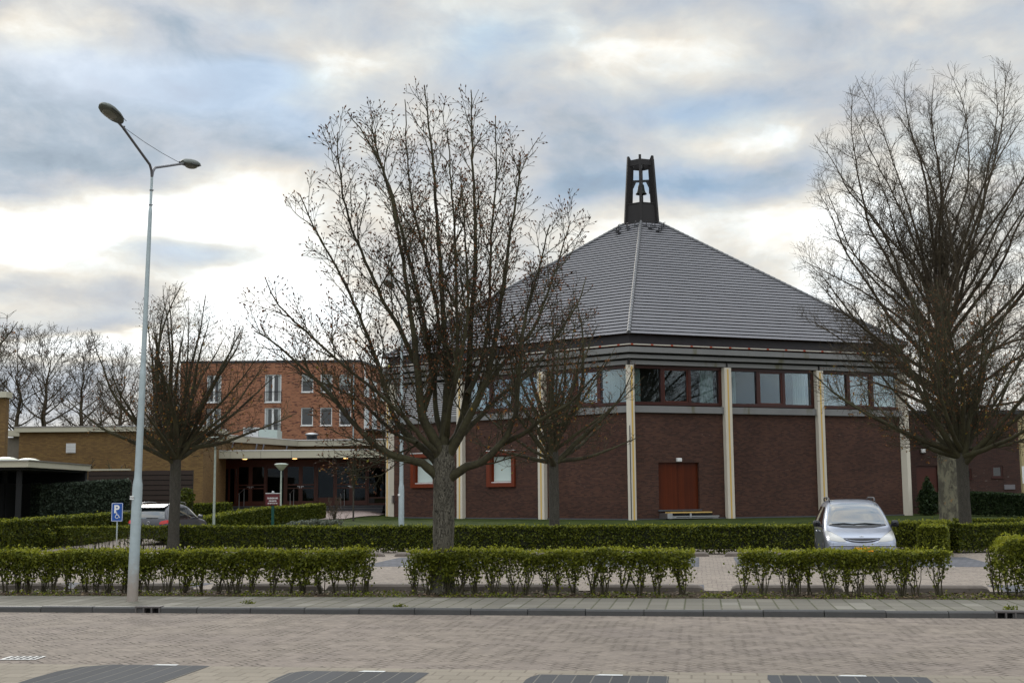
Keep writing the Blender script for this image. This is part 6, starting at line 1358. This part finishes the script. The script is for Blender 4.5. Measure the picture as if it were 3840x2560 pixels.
# broad cloud masses by compass bearing and height: (x, y, half width, half height, brightness)
blobs = [(440, 485, 250, 75, .75), (150, 540, 130, 60, .40), (130, 590, 170, 60, .30), (620, 680, 260, 110, .80), (60, 775, 240, 35, .60), (350, 800, 300, 45, .50), (100, 700, 200, 40, .25), (880, 470, 300, 120, .25), (1180, 560, 200, 70, .22), (1780, 520, 300, 70, .50), (2050, 640, 300, 150, .45), (1420, 560, 160, 70, .25), (2250, 820, 300, 120, .5), (830, 150, 170, 45, .28), (60, 70, 160, 55, .35), (1420, 110, 260, 90, .20), (1780, 330, 150, 40, .25), (2200, 60, 250, 60, .18), (1290, 80, 120, 60, .10), (560, 700, 180, 70, .5), (350, 490, 260, 60, .10), (560, 410, 120, 45, .35), (1150, 340, 160, 70, .12), (1500, 730, 500, 90, .15), (2150, 430, 160, 90, .35),
         (180, 180, 220, 80, -.26), (470, 250, 240, 60, -.30), (160, 350, 220, 55, -.28), (60, 440, 110, 40, -.15), (450, 575, 190, 38, -.62), (190, 738, 220, 24, -.34), (60, 650, 110, 22, -.12), (330, 690, 150, 30, -.35), (90, 560, 90, 25, -.25), (640, 345, 150, 35, -.22), (1300, 330, 240, 60, -.15), (1620, 410, 280, 45, -.26), (1350, 440, 160, 45, -.22), (1700, 60, 300, 60, -.05), (1130, 210, 200, 60, -.04), (1560, 250, 200, 40, -.14), (1900, 240, 220, 60, -.10), (1050, 440, 100, 40, -.12), (820, 640, 90, 30, -.1)]
acc = base
for x, y, sx_, sy_, v in blobs:
    a0, e0 = azel(x, y); sa = sx_*K/FOC; se = sy_*K/FOC
    q = m_('POWER', (a_-a0)/sa, 2.)+m_('POWER', (e__-e0)/se, 2.); acc = acc+m_('EXPONENT', q*-1.)*v*1.0
far = mstep(m_('ABSOLUTE', az), .6, 1.1)               # the rest of the sky: broken cloud, with gain added overhead
acc = mix(far, acc, vec(.50+(f1-.5)*1.0, .5, .5)) if False else acc
t_ = m_('MAXIMUM', 0., m_('MINIMUM', 1., acc*.80))
cloud = ramp(t_, [(0., (.22, .27, .335)), (.22, (.30, .36, .42)), (.36, (.42, .445, .48)), (.50, (.52, .515, .50)), (.64, (.66, .625, .56)), (.78, (.84, .82, .76)), (1., (1.05, 1.05, 1.02))])
bl = [(470, 225, 200, 60, 1.), (560, 180, 130, 45, .8), (180, 170, 190, 60, .8), (1060, 120, 120, 90, .55), (1600, 260, 160, 35, .6), (1560, 410, 200, 35, .5), (1250, 70, 150, 60, .35), (420, 580, 150, 28, .6), (640, 300, 120, 40, .5), (2300, 300, 150, 100, .3), (600, 50, 120, 30, .3)]
bacc = .12+(f2-.5)*.9+(f4-.5)*.5
for x, y, sx_, sy_, v in bl:
    a0, e0 = azel(x, y); q = m_('POWER', (a_-a0)/(sx_*K/FOC), 2.)+m_('POWER', (e__-e0)/(sy_*K/FOC), 2.); bacc = bacc+m_('EXPONENT', q*-1.)*v
bacc = m_('MAXIMUM', 0., m_('MINIMUM', 1., bacc))
blue = mix(bacc*.85, cloud, mix(1., cloud, (.60, .90, 1.22), 'MULTIPLY'))
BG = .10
up_ = mstep(el, radians(24), radians(52))*1.9; bk_ = mstep(dy, .2, -.4)*.55; gain = (up_+bk_+1.)*(1/BG)  # sky gain added overhead and behind the camera to light the facades
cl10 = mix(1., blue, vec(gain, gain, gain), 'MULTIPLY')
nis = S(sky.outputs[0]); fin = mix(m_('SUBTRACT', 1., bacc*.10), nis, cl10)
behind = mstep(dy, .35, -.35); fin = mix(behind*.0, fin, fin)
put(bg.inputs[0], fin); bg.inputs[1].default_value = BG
sun = bpy.data.lights.new('sun', 'SUN'); sun.energy = .9; sun.angle = radians(18); sun.color = (1., .95, .86); so_ = bpy.data.objects.new('sun', sun); C.objects.link(so_)
sd = Vector((sin(SUN_AZ)*cos(SUN_EL), cos(SUN_AZ)*cos(SUN_EL), sin(SUN_EL))); so_.rotation_euler = sd.to_track_quat('Z', 'Y').to_euler()
cam = bpy.data.cameras.new('camera'); cam.sensor_width = 36.; cam.lens = FOC/3840*36.; cam.clip_end = 5000.; co = bpy.data.objects.new('camera', cam); C.objects.link(co); SC.camera = co
mw = Matrix((( _X[0], _U[0], -_f[0], 0), (_X[1], _U[1], -_f[1], 0), (_X[2], _U[2], -_f[2], EYE), (0, 0, 0, 1))); co.matrix_world = mw
SC.view_settings.view_transform = 'Standard'; SC.view_settings.look = 'None'; SC.view_settings.exposure = .40; SC.view_settings.gamma = 1.
SC.cycles.max_bounces = 6; SC.cycles.transparent_max_bounces = 12; SC.cycles.sample_clamp_indirect = 4.
